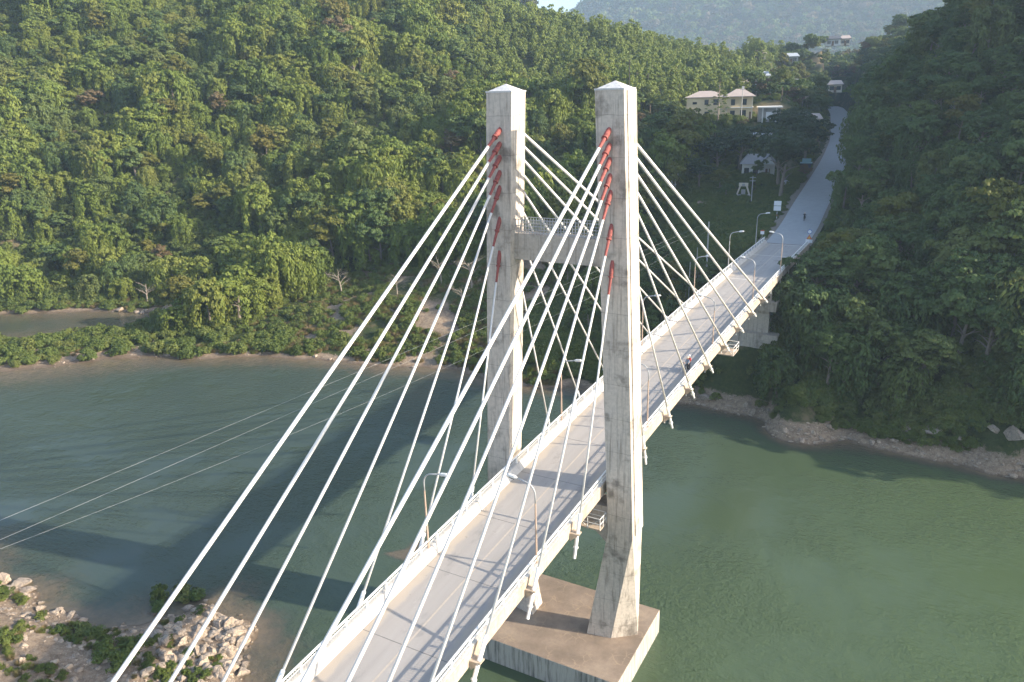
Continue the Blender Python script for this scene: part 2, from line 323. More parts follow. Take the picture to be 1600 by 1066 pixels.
CP += [  # river bed, near bank, unseen surroundings
 (-60,10,-20.5),(-90,5,-20),(-120,0,-19.5),(-150,10,-19.5),(-185,5,-20),(-240,0,-20),(-40,20,-21.5),(-20,25,-22),(0,20,-22),(-70,30,-20.5),(-30,5,-20.2),(-12,-8,-19.6),
 (10,40,-22),(30,30,-23),(60,15,-23),(100,-10,-23),(150,-40,-23),(30,0,-23),(15,-15,-21.5),(40,-25,-21),(-20,45,-21),(-45,46,-20),(-70,42,-20),(-95,30,-19.6),(5,52,-20.5),(25,50,-20.5),(40,49,-21),
 (-5,60,-17.2),(7,57.5,-17.2),(16,56,-17.2),(24.5,55,-17.2),(32,55,-17.2),(39,54.5,-17.2),(55,50,-17),(75,40,-17),(110,18,-17),(160,-12,-17),
 (-27,60,-17.2),(-48,57,-17.2),(-62,52.5,-17.2),(-75,50.5,-17.2),(-87,48.5,-17.2),(-100,41.5,-17.2),(-114,35.5,-17.2),(-129,19,-17.3),(-122,27,-17.2),
 (-120,42,-16.5),(-108,46,-16.3),(-135,32,-16.7),(-150,24,-17.0),(-140,26,-16.8),(-165,20,-17.1),(-95,50,-15.8),(-104,52,-15.5),
 (-160,33,-18.6),(-172,34,-18.6),(-145,44,-18.4),(-137,50,-18.2),(-152,38,-18.5),(-190,25,-18.5),(-128,52,-16.8),(-115,53,-15.5),
 (-59,-19.5,-17.3),(-52,-18.6,-17.3),(-45,-19.2,-17.3),(-39,-17.8,-17.35),(-34,-13.2,-17.3),(-30,-12.2,-17.35),(-26,-14,-17.4),(-22.5,-16.5,-17.6),(-18,-20,-18.2),(-40,-21,-16.4),(-50,-24,-15.9),(-33,-17,-16.5),(-29,-19,-16.5),(-24,-21,-16.9),
 (-60,-26,-15),(-35,-26,-15.5),(-24,-28,-16),(-14,-30,-17.4),(-5,-36,-17.4),(5,-42,-17.4),(20,-48,-17.2),(45,-54,-17),(80,-66,-16),(-10,-45,-13),(-30,-45,-11),(-60,-50,-9),(0,-60,-8),(0,-75,-5.5),(25,-70,-11),(60,-90,-6),(-100,-30,-16),(-150,-35,-15),(-120,-80,-4),(-30,-110,4),(60,-130,6),(-80,-23,-17),(-58,-16.5,-19.3),(-50,-15.5,-19.3),(-44,-16.3,-19.3),(-40.5,-15.6,-18.6),(-28,-8,-19.5),(-20,-12,-19.3),(-24,-11,-19.0),
 (-27,-10.5,-17.9),(-34,-9,-18.2),(-22,-12,-18.4),(-42,-14,-18.6),(-52,-13,-18.8),(-17,-14,-18.8),(-65,-14,-18.9),
 (0,99,1.5),(-6,100,1.0),(6,100,1.0),(0,110,1.7),(-0.5,118,2.4),(0,88,-1.8),(-8,88,-3.5),(8,88,-2.0),(0,76,-4.5),(-9,76,-6.5),(0,68,-6.8),(5,68,-6.6),(8,67,-7.0),(-5,68,-8),(0,64,-10.5),(5,64,-10.5),(-5,64,-12),(3,61.5,-14.5),(3.5,110,1.6),(3.5,120,2.8),
 (12,100,3.5),(52,66,-7),(60,85,14),(80,72,0),(100,78,12),(100,60,-5),(120,45,-12),(130,80,14),(160,20,-12),(60,110,40),(80,100,32),(100,105,40),(45,140,46),(33,205,30),(50,205,38),(20,205,25),(20,193,23),(30,195,27),(14,200,21),(40,198,32),(60,230,44),(60,180,42),(110,130,50),(200,60,5),(200,110,40),(160,50,-5),(45,100,18),(200,200,50),(30,230,37),(60,300,44),(15,200,36),(16,300,34),  # mostly the right ridge out of view, heights shaped for the shade it throws
 (-250,40,2),(-300,60,30),(-330,0,8),(-400,150,110),(-300,-60,-12),(-380,-90,20),(-420,350,170),(-300,420,110),(-220,420,48),(-160,400,38),(-250,340,100),(-300,250,110),(-240,200,85),
 (-20,460,30),(60,460,36),(-120,460,34),(150,400,55),(300,300,60),(-70,330,32),(-60,225,24),(-40,220,23),(-36,200,20.5),(-25,196,20.3),(-24,207,23.6),(-31,208,24.2),(-19,205,22),(-24,216,26),(-45,190,20.5),(-30,190,19.8),(-12,190,15),(-10,200,16),(-16,250,20),(-24,172,15.5),(-16,156,7.5),(-14,165,10.5),(-6,165,8.2),(-12,140,3.2)]
CPA = np.array(CP, float)
def _rbf_fit(P, smooth=0.6):
    n = len(P); d = np.sqrt(((P[:, None, :2]-P[None, :, :2])**2).sum(-1))
    A = np.zeros((n+3, n+3)); A[:n, :n] = -d + smooth*np.eye(n)*0.5
    T = np.c_[np.ones(n), P[:, :2]/100]; A[:n, n:] = T; A[n:, :n] = T.T
    b = np.zeros(n+3); b[:n] = P[:, 2]
    return np.linalg.solve(A, b)
_W = _rbf_fit(CPA)
def _hash(ix, iy, s):
    h = (ix*374761393 + iy*668265263 + s*1442695041) & 0xffffffff
    h = ((h ^ (h >> 13))*1274126177) & 0xffffffff
    return ((h ^ (h >> 16)) & 0xffff)/65535.0
def vnoise(x, y, sc, s=0):
    x = np.asarray(x, float)/sc; y = np.asarray(y, float)/sc
    ix = np.floor(x).astype(np.int64); iy = np.floor(y).astype(np.int64); fx = x-ix; fy = y-iy
    fx = fx*fx*(3-2*fx); fy = fy*fy*(3-2*fy)
    a = _hash(ix, iy, s); b = _hash(ix+1, iy, s); c = _hash(ix, iy+1, s); d = _hash(ix+1, iy+1, s)
    return (a*(1-fx)+b*fx)*(1-fy)+(c*(1-fx)+d*fx)*fy
ROAD = np.array([(0, 99, 1.62), (-0.2, 110, 1.9), (-0.6, 120, 2.6), (-1.2, 129.3, 3.5), (-1.4, 144.3, 5.6), (-1.8, 162, 7.7), (-2.6, 179.7, 9.3), (-4.2, 200, 10.6), (-6.5, 224.4, 11.8), (-10.5, 255, 13.0), (-16, 293.6, 14.3), (-22, 335, 15.6), (-29, 372.9, 16.6), (-35, 400, 16.4)])
def _resample(P, step=3.0):
    o = [P[0]]
    for a, b in zip(P[:-1], P[1:]):
        n = max(1, int(np.linalg.norm((b-a)[:2])/step)); o += [a+(b-a)*(k+1)/n for k in range(n)]
    P = np.array(o)
    for _ in range(6): P[1:-1] = (P[:-2]+P[1:-1]*2+P[2:])/4
    return P
ROADP = _resample(ROAD)
def road_near(x, y):
    x = np.asarray(x, float); y = np.asarray(y, float)
    best = np.full(x.shape, 1e9); z = np.zeros(x.shape)
    for a in ROADP:
        d = np.hypot(x-a[0], y-a[1]); m = d < best; best[m] = d[m]; z[m] = a[2]
    return best, z
def height(x, y):
    x = np.atleast_1d(np.asarray(x, float)); y = np.atleast_1d(np.asarray(y, float)); shp = x.shape; x = x.ravel(); y = y.ravel()
    out = np.zeros(len(x)); n = len(CPA)
    for i in range(0, len(x), 40000):
        xs, ys = x[i:i+40000], y[i:i+40000]
        cx = np.clip(xs, -430, 300); cyy = np.clip(ys, -135, 465)
        d = np.sqrt((cx[:, None]-CPA[None, :, 0])**2+(cyy[:, None]-CPA[None, :, 1])**2)
        h = -d@_W[:n] + _W[n] + _W[n+1]*cx/100 + _W[n+2]*cyy/100
        away = np.hypot(xs-cx, ys-cyy)
        h = np.where(h > 90, 90+55*np.tanh((h-90)/80), h)*np.exp(-away/220) + (16*(1-np.exp(-away/300)))
        out[i:i+40000] = h
    far = 370*np.exp(-(np.abs(x+290)/560)**6-0.5*((y-2150)/420)**2) + 200*np.exp(-0.5*(((x-500)/300)**2+((y-1800)/400)**2)) + 8*np.exp(-0.5*(((x+60)/260)**2+((y-760)/110)**2))
    far += 14*(vnoise(x, y, 130, 3)-0.5)*np.clip((y-520)/300, 0, 1)+85*(vnoise(x, y, 260, 4)-0.5)*np.clip((y-1200)/500, 0, 1)
    out += far
    land = np.clip((out-WATER-1.0)/6, 0, 1)
    vill = np.clip(1-np.hypot((x+20)/45, (y-165)/75), 0, 1)
    amp = land*(1-np.clip(vill*3, 0, .85))
    out += amp*((vnoise(x, y, 30, 9)-0.5)*8.0*np.clip((-45-x)/20, 0, 1)+(vnoise(x, y, 17, 1)-0.5)*4.5+(vnoise(x, y, 7, 2)-0.5)*1.6)
    nb = (y < -5) & (x < -10)
    out += np.where(nb, (vnoise(x, y, 3.1, 5)-0.5)*0.9+(vnoise(x, y, 1.4, 6)-0.5)*0.35, 0)
    out += (vnoise(x, y, 2.3, 8)-0.5)*0.45*np.clip((out-WATER+1.2), 0, 1)*(y > 30)
    pad = lambda cx_, cy_, r_, z_: None
    for px_, py_, pr_, pz_ in PADS:
        dd = np.hypot(x-px_, y-py_); tt = np.clip((dd-pr_)/4.0, 0, 1); tt = tt*tt*(3-2*tt); out = np.where(dd < pr_+4, pz_*(1-tt)+out*tt, out)
    rd, rz = road_near(x, y)
    t = np.clip((rd-4.6)/4.5, 0, 1); t = t*t*(3-2*t)
    m = (rd < 9.2) & (y > 98)
    out = np.where(m, (rz-0.25)*(1-t)+out*t, out)
    ab = (np.abs(x) < 5.5) & (y > 40) & (y < 99)                      # keep the ground under the deck
    out = np.where(ab, np.minimum(out, dz(y)-1.4), out)
    return out.reshape(shp)
PADS = [(-38, 249, 4, 29.5), (-20, 293, 3.5, 25.5), (-44, 333, 4.5, 37.5), (-14, 199, 3.5, 14.6), (-14.5, 215, 4, 16.2), (-30.5, 271, 4, 26.5), (-52, 303, 4.5, 38.5), (-37, 188, 11, 20.6), (-23.5, 189, 5, 19.6), (-17, 159, 6, 7.2), (-18.7, 143.5, 4, 3.9), (-29.5, 364, 4.5, 44.7), (5, 378, 3.5, 49.5), (-22, 180, 4, 14.4), (-40.5, 231, 4, 27.5), (-7.6, 163.5, 2.0, 8.1)]
def hz(x, y): return float(height([x], [y])[0])
def axis(parts):
    o = []
    for a, b, s in parts: o += list(np.arange(a, b, s))
    o.append(parts[-1][1]); return np.array(o)
AX = axis([(-4200, -2200, 300), (-2200, -460, 60), (-460, -215, 6), (-215, -75, 1.8), (-75, 60, 1.0), (60, 220, 4), (220, 1200, 40), (1200, 4200, 300)])
AY = axis([(-1500, -200, 130), (-200, -50, 8), (-50, 130, 1.0), (130, 320, 1.8), (320, 520, 5), (520, 1000, 20), (1000, 1300, 50), (1300, 2500, 25), (2500, 7000, 300)])
GX, GY = np.meshgrid(AX, AY); GZ = height(GX, GY)
nx, ny = len(AX), len(AY)
idx = np.arange(nx*ny).reshape(ny, nx)
GF = np.stack([idx[:-1, :-1], idx[:-1, 1:], idx[1:, 1:], idx[1:, :-1]], -1).reshape(-1, 4)
def ground_z(x, y):
    i = np.clip(np.searchsorted(AX, x)-1, 0, nx-2); j = np.clip(np.searchsorted(AY, y)-1, 0, ny-2)
    fx = (x-AX[i])/(AX[i+1]-AX[i]); fy = (y-AY[j])/(AY[j+1]-AY[j])
    return (GZ[j, i]*(1-fx)+GZ[j, i+1]*fx)*(1-fy)+(GZ[j+1, i]*(1-fx)+GZ[j+1, i+1]*fx)*fy
def _ground(nt):
    v = coords(nt, 'World'); n = noise(nt, v, 0.25, 5, 0.6); n2 = noise(nt, v, 1.6, 5, 0.7); n3 = noise(nt, v, 7, 4, 0.7)
    at = N(nt, 'ShaderNodeAttribute'); at.attribute_name = 'cover'
    veg = ramp(nt, n2, [(0.3, (0.020, 0.032, 0.012)), (0.55, (0.045, 0.060, 0.018)), (0.75, (0.085, 0.082, 0.032))])
    veg = mix(nt, veg, (0.17, 0.13, 0.08), ramp(nt, n, [(0.54, (0, 0, 0)), (0.68, (.8, .8, .8))]))
    soil = ramp(nt, n2, [(0.3, (0.14, 0.10, 0.07)), (0.5, (0.25, 0.185, 0.13)), (0.72, (0.36, 0.28, 0.20))])
    soil = mix(nt, soil, (0.42, 0.36, 0.29), ramp(nt, n3, [(0.55, (0, 0, 0)), (0.7, (.8, .8, .8))]))
    f = math_(nt, 'ADD', at.outputs['Fac'], math_(nt, 'MULTIPLY', math_(nt, 'SUBTRACT', n2, 0.5), 0.9), True)
    c = mix(nt, soil, veg, ramp(nt, f, [(0.42, (0, 0, 0)), (0.58, (1, 1, 1))]))
    dirt = N(nt, 'ShaderNodeAttribute'); dirt.attribute_name = 'dirt'
    c = mix(nt, c, mix(nt, (0.27, 0.18, 0.10), (0.42, 0.30, 0.18), n2), dirt.outputs['Fac'])
    z = sepz(nt, v)[2]; wet = ramp(nt, math_(nt, 'SUBTRACT', z, WATER), [(0.0, (.75, .75, .75)), (0.3, (0, 0, 0))])
    c = mix(nt, c, (0.07, 0.05, 0.035), wet)
    return bsdf(nt, c, 0.95, 0, bump(nt, math_(nt, 'ADD', n2, n3), 0.7, 0.15), 0.15)
M['ground'] = mat('ground', _ground)
gm = np_mesh('ground', np.stack([GX, GY, GZ], -1).reshape(-1, 3), GF, True)
cover = np.clip((GZ-WATER-0.2)/.8, 0, 1)
cover = np.where((GY < -5) & (GX < 0), np.clip(0.12+0.55*(vnoise(GX, GY, 6, 11)-0.4), 0, 1), cover)
cover = np.where((GX > -100) & (GX < -40) & (GY > 55) & (GY < 100), np.minimum(cover, 0.22+0.5*vnoise(GX, GY, 9, 12)), cover)
bankr = (GX > -12) & (GX < 60) & (GY > 50) & (GY < 66); cover = np.where(bankr, np.clip((GZ-WATER-1.6)/1.3, 0, 1), cover)
a = gm.attributes.new('cover', 'FLOAT', 'POINT'); a.data.foreach_set('value', cover.ravel().astype(np.float32))
dirt = np.clip((1.3-np.hypot((GX+25)/8, (GY-204)/5))*(.35+1.1*vnoise(GX, GY, 2.2, 71)), 0, 1) + np.clip(1.2-np.hypot((GX+14)/7, (GY-195)/4), 0, 1)+ np.clip(1.0-np.hypot((GX+30)/3, (GY-240)/5), 0, 1)+np.clip(1.1-np.hypot((GX+34)/8, (GY-252)/7), 0, 1)+np.clip(.9-np.hypot((GX+20)/4, (GY-150)/2), 0, 1)+np.clip(1.0-np.hypot((GX+30)/12, (GY-345)/10), 0, 1)
rd, _z = road_near(GX, GY); dirt = np.clip(dirt, 0, 1)
a = gm.attributes.new('dirt', 'FLOAT', 'POINT'); a.data.foreach_set('value', dirt.ravel().astype(np.float32))
ground = link(gm, 'ground', M['ground'], kind='structure')

# water sheet with the real depth stored per vertex
WX = axis([(-460, -215, 8), (-215, -70, 2.5), (-70, 60, 1.5), (60, 300, 8)]); WY = axis([(-140, -50, 6), (-50, 80, 1.5), (80, 110, 6)])
XX, YY = np.meshgrid(WX, WY); wi = np.arange(XX.size).reshape(XX.shape)
WF = np.stack([wi[:-1, :-1], wi[:-1, 1:], wi[1:, 1:], wi[1:, :-1]], -1).reshape(-1, 4)
wm = np_mesh('river_water', np.stack([XX, YY, np.full(XX.shape, WATER)], -1).reshape(-1, 3), WF, True)
dep = WATER-ground_z(XX, YY)
def tri(px, py, T):
    s = np.ones(px.shape, bool)
    for k in range(3):
        a_, b_ = T[k], T[(k+1) % 3]; s &= ((b_[0]-a_[0])*(py-a_[1])-(b_[1]-a_[1])*(px-a_[0])) > 0
    return s
dep = np.where(tri(XX, YY, [(-24.5, 4), (-9, 3), (-15, 17)]), 0.35, dep); a = wm.attributes.new('depth', 'FLOAT', 'POINT'); a.data.foreach_set('value', dep.ravel().astype(np.float32))
def _water(nt):
    v = coords(nt, 'World'); at = N(nt, 'ShaderNodeAttribute'); at.attribute_name = 'depth'
    wob = math_(nt, 'MULTIPLY', math_(nt, 'SUBTRACT', noise(nt, v, 0.9, 5, 0.65), 0.5), 1.5)
    d = math_(nt, 'DIVIDE', math_(nt, 'ADD', at.outputs['Fac'], wob), 2.6)
    x = sepz(nt, v)[0]
    big = noise(nt, v, 0.012, 3)
    rt_ = math_(nt, 'ADD', math_(nt, 'DIVIDE', x, 90.0), math_(nt, 'ADD', math_(nt, 'MULTIPLY', big, 0.8), 0.05), True)
    deep = mix(nt, (0.044, 0.064, 0.050), (0.072, 0.106, 0.046), rt_)
    c = ramp(nt, d, [(0.0, (0.15, 0.115, 0.075)), (0.22, (0.10, 0.085, 0.058)), (0.55, (0.055, 0.065, 0.047))])
    c = mix(nt, c, deep, ramp(nt, d, [(0.3, (0, 0, 0)), (0.75, (1, 1, 1))]))
    w1 = noise(nt, coords(nt, 'World', (1.0, 2.0, 1)), 1.1, 4, 0.6); w2 = noise(nt, coords(nt, 'World', (1.4, 0.8, 1)), 3.2, 3, 0.6); w3 = noise(nt, v, 0.16, 3)
    h = math_(nt, 'ADD', math_(nt, 'MULTIPLY', w1, 0.9), math_(nt, 'MULTIPLY', w2, 0.35))
    h = math_(nt, 'MULTIPLY', h, ramp(nt, noise(nt, v, 0.06, 4, 0.6), [(0.40, (.12, .12, .12)), (0.60, (1, 1, 1))]))
    p = N(nt, 'ShaderNodeBsdfPrincipled'); L(nt, c, p.inputs['Base Color']); p.inputs['Roughness'].default_value = 0.16; p.inputs['IOR'].default_value = 1.33
    L(nt, bump(nt, h, 0.75, 0.33), p.inputs['Normal'])
    return p.outputs[0]
M['water'] = mat('river_water', _water)
link(wm, 'water', M['water'], kind='structure')
mb = MB(); mb.box(-460, 300, -140, 110, -42, -40)   # closes the river bed below
# approach road
def ribbon(name, P, half, lift, m, z0=0.0):
    V = []
    for i, p in enumerate(P):
        t = P[min(i+1, len(P)-1)]-P[max(i-1, 0)]; n = np.array([t[1], -t[0]])/np.hypot(t[0], t[1])
        V += [(p[0]-n[0]*half[0], p[1]-n[1]*half[0], p[2]+lift), (p[0]+n[0]*half[1], p[1]+n[1]*half[1], p[2]+lift)]
    F = [(2*i, 2*i+1, 2*i+3, 2*i+2) for i in range(len(P)-1)]
    me = bpy.data.meshes.new(name); me.from_pydata(V, [], F); me.update(); return me
M['road2'] = simple('old_asphalt', (0.34, 0.34, 0.34), 0.85, 0, 0.14, 0.8, 0.3)
link(ribbon('road', ROADP, (3.9, 3.7), 0.02, None), 'road', M['road2'], kind='structure')
M['gravel'] = simple('gravel_verge', (0.22, 0.19, 0.155), 0.95, 0, 0.3, 2.0, 0.1)
link(ribbon('road_verge', ROADP[:70], (5.6, 4.5), -0.06, None), 'road_verge', M['gravel'], kind='structure')

M['joint']= simple('joint_seal', (0.16, 0.155, 0.15), 0.9, 0, 0.3, 3)

# ------------------------------------------------------------ the bridge
bridge = empty('cable_stayed_bridge', (0, 0, 0), 0, 'white cable-stayed concrete road bridge crossing the green river on twin-legged tower', 'bridge')
YS = list(np.arange(-76, 99.01, 2.5))
deck = MB().sweep([(-4.2, -0.45), (-3.6, -0.55), (-3.1, -1.15), (-2.6, -1.15), (-2.3, -0.5), (2.3, -0.5), (2.6, -1.15), (3.1, -1.15), (3.6, -0.55), (4.2, -0.45), (4.2, -0.004), (-4.2, -0.004)], YS).obj('deck_slab', M['fascia'], bridge)
rs = MB()
rs.sweep([(-3.5, 0.0), (3.5, 0.0), (3.5, 0.02), (-3.5, 0.02)], YS)
rs.obj('road_surface', M['road'], bridge)
for s in (-1, 1):
    sec = [(s*3.45, 0.0), (s*4.22, 0.0), (s*4.22, 0.62), (s*3.86, 0.62), (s*3.80, 0.58), (s*3.55, 0.22)]
    if s < 0: sec = sec[::-1]
    MB().sweep(sec, YS).obj('parapet', M['parapet'] if s < 0 else M['parapet'], bridge, label='left parapet, its face in full sun' if s < 0 else 'right parapet, its face in shade')
    MB().sweep([(s*4.222, -0.448), (s*4.26, -0.448), (s*4.26, 0.58), (s*4.222, 0.58)], YS).obj('fascia_panel', M['fascia'], bridge)
    hr = MB()
    for y0, y1 in zip(YS[:-1], YS[1:]):
        hr.hexa([(s*4.02-.06, y0, dz(y0)+1.15), (s*4.02+.06, y0, dz(y0)+1.15), (s*4.02+.06, y1, dz(y1)+1.15), (s*4.02-.06, y1, dz(y1)+1.15),
                 (s*4.02-.06, y0, dz(y0)+1.22), (s*4.02+.06, y0, dz(y0)+1.22), (s*4.02+.06, y1, dz(y1)+1.22), (s*4.02-.06, y1, dz(y1)+1.22)])
    for y0, y1 in zip(YS[:-1], YS[1:]):
        hr.hexa([(s*4.06-.02, y0, dz(y0)+.84), (s*4.06+.02, y0, dz(y0)+.84), (s*4.06+.02, y1, dz(y1)+.84), (s*4.06-.02, y1, dz(y1)+.84), (s*4.06-.02, y0, dz(y0)+.89), (s*4.06+.02, y0, dz(y0)+.89), (s*4.06+.02, y1, dz(y1)+.89), (s*4.06-.02, y1, dz(y1)+.89)])
    hr.obj('handrail', M['white_paint'], bridge)
    bal = MB(); PY = np.arange(-75, 98.6, 2.06)
    for y in PY:
        for k in range(1, 11):
            yy = y+k*2.06/11
            if yy < 98.5: bal.box(s*4.02-.012, s*4.02+.012, yy-.014, yy+.014, dz(yy)+.63, dz(yy)+1.15)
    bal.obj('balusters', M['galv'], bridge, kind='stuff')
    post = MB().box(-.065, .065, -.07, .07, .61, 1.14).box(-.11, .11, -.09, .09, .605, .645).mesh('rail_post')
    for y in PY: link(post, 'rail_post', M['white_paint'], bridge, (s*4.02, y, dz(y)))
    dp = MB().tube([(0, 0, -.42), (0.02*s, 0, -1.25)], .07, 8).mesh('drain_pipe')
    for y in np.arange(-60, 95, 7.186): link(dp, 'drain_pipe', M['cable'], bridge, (s*4.05, y+3.4, dz(y+3.4)))
# centre line and expansion joint marks
ml = MB()
for y0, y1 in zip(YS[:-1], YS[1:]): ml.add([(-.09, y0, dz(y0)+.026), (.05, y0, dz(y0)+.026), (.05, y1, dz(y1)+.026), (-.09, y1, dz(y1)+.026)], [(0, 1, 2, 3)])
link(ml.mesh('centre_line'), 'centre_line', M['line'], bridge)
for y in (87, 68, 98.2): link(MB().box(-3.44, 3.44, y-.14, y+.14, dz(y)+.02, dz(y)+.031).mesh('expansion_joint'), 'expansion_joint', M['parapet'], bridge)
# dark construction joints across the slab
for y in np.arange(-44.2, 60, 7.186): link(MB().box(-3.43, 3.43, y-.025, y+.025, dz(y)+.018, dz(y)+.024).mesh('slab_joint'), 'slab_joint', M['joint'], bridge)

# towers
ZT, ZK, ZC = 31.53, -3.8, -14.95
def xin(z): return 3.36+(4.62-3.36)*(ZT-z)/ZT
for s in (-1, 1):
    W, A = 2.19, 1.12
    lg = MB()
    levels = [ZT, 20, 10, 0, ZK]
    def ring(z, w=W, a=A, dx=0): x0, x1 = s*xin(z), s*(xin(z)+w); return [(x0, -a, z), (x1, -a, z), (x1, a, z), (x0, a, z)]
    for a_, b_ in zip(levels[1:], levels[:-1]): lg.hexa(ring(a_)+ring(b_))
    leg = lg.obj('tower_leg', M['tower'], bridge)
    # shallow raised side pilasters on the broad sunlit faces
    pl = MB()
    for s2 in (1,):
        xo = lambda z: s*(xin(z)+W)
        for a_, b_ in zip(levels[1:], levels[:-1]):
            pl.hexa([(xo(a_)+s*.003, -.62, a_), (xo(a_)+s*.09, -.62, a_), (xo(a_)+s*.09, A-.002, a_), (xo(a_)+s*.003, A-.002, a_), (xo(b_)+s*.003, -.62, b_), (xo(b_)+s*.09, -.62, b_), (xo(b_)+s*.09, A-.002, b_), (xo(b_)+s*.003, A-.002, b_)])
    pl.obj('pilaster', M['tower'], leg)
    xi, xo_ = xin(ZK), xin(ZK)+W
    lo = MB()   # lower leg: leans in and loses its outer corner to a sloping facet
    T = [(s*xi, -A, ZK-.003), (s*xo_, -A, ZK-.003), (s*xo_, A, ZK-.003), (s*xi, A, ZK-.003)]
    B = [(s*2.70, -.85, ZC-.3), (s*4.88, -.45, ZC-.3), (s*6.86, 1.12, ZC-.3), (s*2.70, 1.15, ZC-.3)]
    lo.add(T+B, [(0, 3, 2, 1), (4, 5, 6, 7), (0, 1, 5, 4), (1, 6, 5), (1, 2, 6), (2, 3, 7, 6), (3, 0, 4, 7)])
    lo.obj('lower_leg', M['tower'], leg)
    cx_ = s*(xin(ZT)+W/2)
    cp = MB().add([(cx_-1.0, -1.0, ZT+.12), (cx_+1.0, -1.0, ZT+.12), (cx_+1.0, 1.0, ZT+.12), (cx_-1.0, 1.0, ZT+.12), (cx_, 0, ZT+.62)], [(3, 2, 1, 0), (0, 1, 4), (1, 2, 4), (2, 3, 4), (3, 0, 4)])
    cp.box(cx_-1.13, cx_+1.13, -1.15, 1.15, ZT+.002, ZT+.118)
    cp.obj('tower_cap', M['roof_cap'], leg)
    rod = MB().tube([(cx_+(.72 if s > 0 else -.45), .85, ZT+.1), (cx_+(.72 if s > 0 else -.45), .85, ZT+(2.0 if s > 0 else 1.0))], .03, 6); rod.obj('lightning_rod', M['dark'], leg)
# crossbeam with railing
cb = MB().hexa([(-xin(18.7), -.45, 18.72), (xin(18.7), -.45, 18.72), (xin(18.7), .85, 18.72), (-xin(18.7), .85, 18.72), (-xin(20.8), -.45, 20.82), (xin(20.8), -.45, 20.82), (xin(20.8), .85, 20.82), (-xin(20.8), .85, 20.82)])
beam = cb.obj('crossbeam', M['beam'], bridge)
for yy in (-.38, .78):
    f = MB(); x1 = xin(21)-.08
    for zz in (20.95, 21.45, 21.95): f.box(-x1, x1, yy-.025, yy+.025, zz-.025, zz+.025)
    for k in range(31):
        x = -x1+2*x1*k/30
        f.box(x-.02, x+.02, yy-.02, yy+.02, 20.83, 21.93)
    f.obj('beam_railing', M['galv'], beam)
lb = MB().hexa([(-4.76, -.95, -3.55), (4.76, -.95, -3.55), (4.76, .95, -3.55), (-4.76, .95, -3.55), (-4.68, -.95, -1.5), (4.68, -.95, -1.5), (4.68, .95, -1.5), (-4.68, .95, -1.5)])
for s in (-1, 1): lb.add([(s*4.79, -.9, -5.2), (s*4.79, .9, -5.2), (s*4.79, .9, -3.57), (s*4.79, -.9, -3.57), (s*3.0, -.9, -3.57), (s*3.0, .9, -3.57)], [(0, 1, 2, 3), (0, 3, 4), (1, 5, 2), (2, 5, 4, 3), (0, 4, 5, 1)])
lb.obj('lower_crossbeam', M['beam'], bridge)
# maintenance platform hanging below the deck beside the lower crossbeam
def platform(parent, x0, x1, y0, y1, z):
    p = MB().box(x0, x1, y0, y1, z-.12, z).obj('platform_floor', M['fascia'], parent)
    r = MB(); zz = (z+.5, z+1.0)
    for h in zz:
        for a_, b_ in (((x0, y0), (x1, y0)), ((x1, y0), (x1, y1)), ((x1, y1), (x0, y1))): r.tube([(a_[0], a_[1], h), (b_[0], b_[1], h)], .035, 5)
    for x, y in ((x0, y0), (x1, y0), (x1, y1), ((x0+x1)/2, y0), (x1, (y0+y1)/2)): r.tube([(x, y, z), (x, y, z+1.0)], .035, 5)
    nseg = max(2, int((x1-x0)/.8))
    for k in range(nseg):
        xa, xb = x0+(x1-x0)*k/nseg, x0+(x1-x0)*(k+1)/nseg
        r.tube([(xa, y0, z+(0 if k % 2 else 1.0)), (xb, y0, z+(1.0 if k % 2 else 0))], .02, 4)
    r.obj('platform_railing', M['white_paint'], p)
platform(bridge, 2.3, 4.55, -2.3, -1.0, -3.0)
platform(bridge, 2.6, 5.6, 36.6, 39.2, -1.4+dz(38))
# pile cap
MB().box(-7.5, 7.5, -5.45, 5.25, -19.5, ZC).obj('pile_cap', M['pile_cap'], bridge, bevel=.06)
# side pier and abutments
pr_ = MB().box(-3.2, 3.9, 66.8, 69.2, -12.5, -3.2).hexa([(-4.2, 66.4, -2.695), (4.9, 66.4, -2.695), (4.9, 69.6, -2.695), (-4.2, 69.6, -2.695), (-4.7, 66.4, -1.2), (5.0, 66.4, -1.2), (5.0, 69.6, -1.2), (-4.7, 69.6, -1.2)]).box(-3.1, 3.8, 66.9, 69.1, -3.195, -2.7)
pr_.obj('side_pier', M['beam'], bridge)
MB().box(-4.6, 5.6, 65.6, 70.4, -11.5, -6.3).obj('pier_footing', M['beam'], bridge)
for x in (-3.2, 3.4): MB().box(x-.5, x+.5, 67.3, 68.7, -1.195, dz(68)-.56).obj('bearing_plinth', M['beam'], bridge)
MB().box(-4.4, 4.4, 97.4, 100.2, -6, dz(98)-.56).obj('abutment', M['beam'], bridge)
MB().box(-4.4, 4.4, -78.5, -74, -12, dz(-75)-1.2).obj('abutment', M['beam'], bridge)

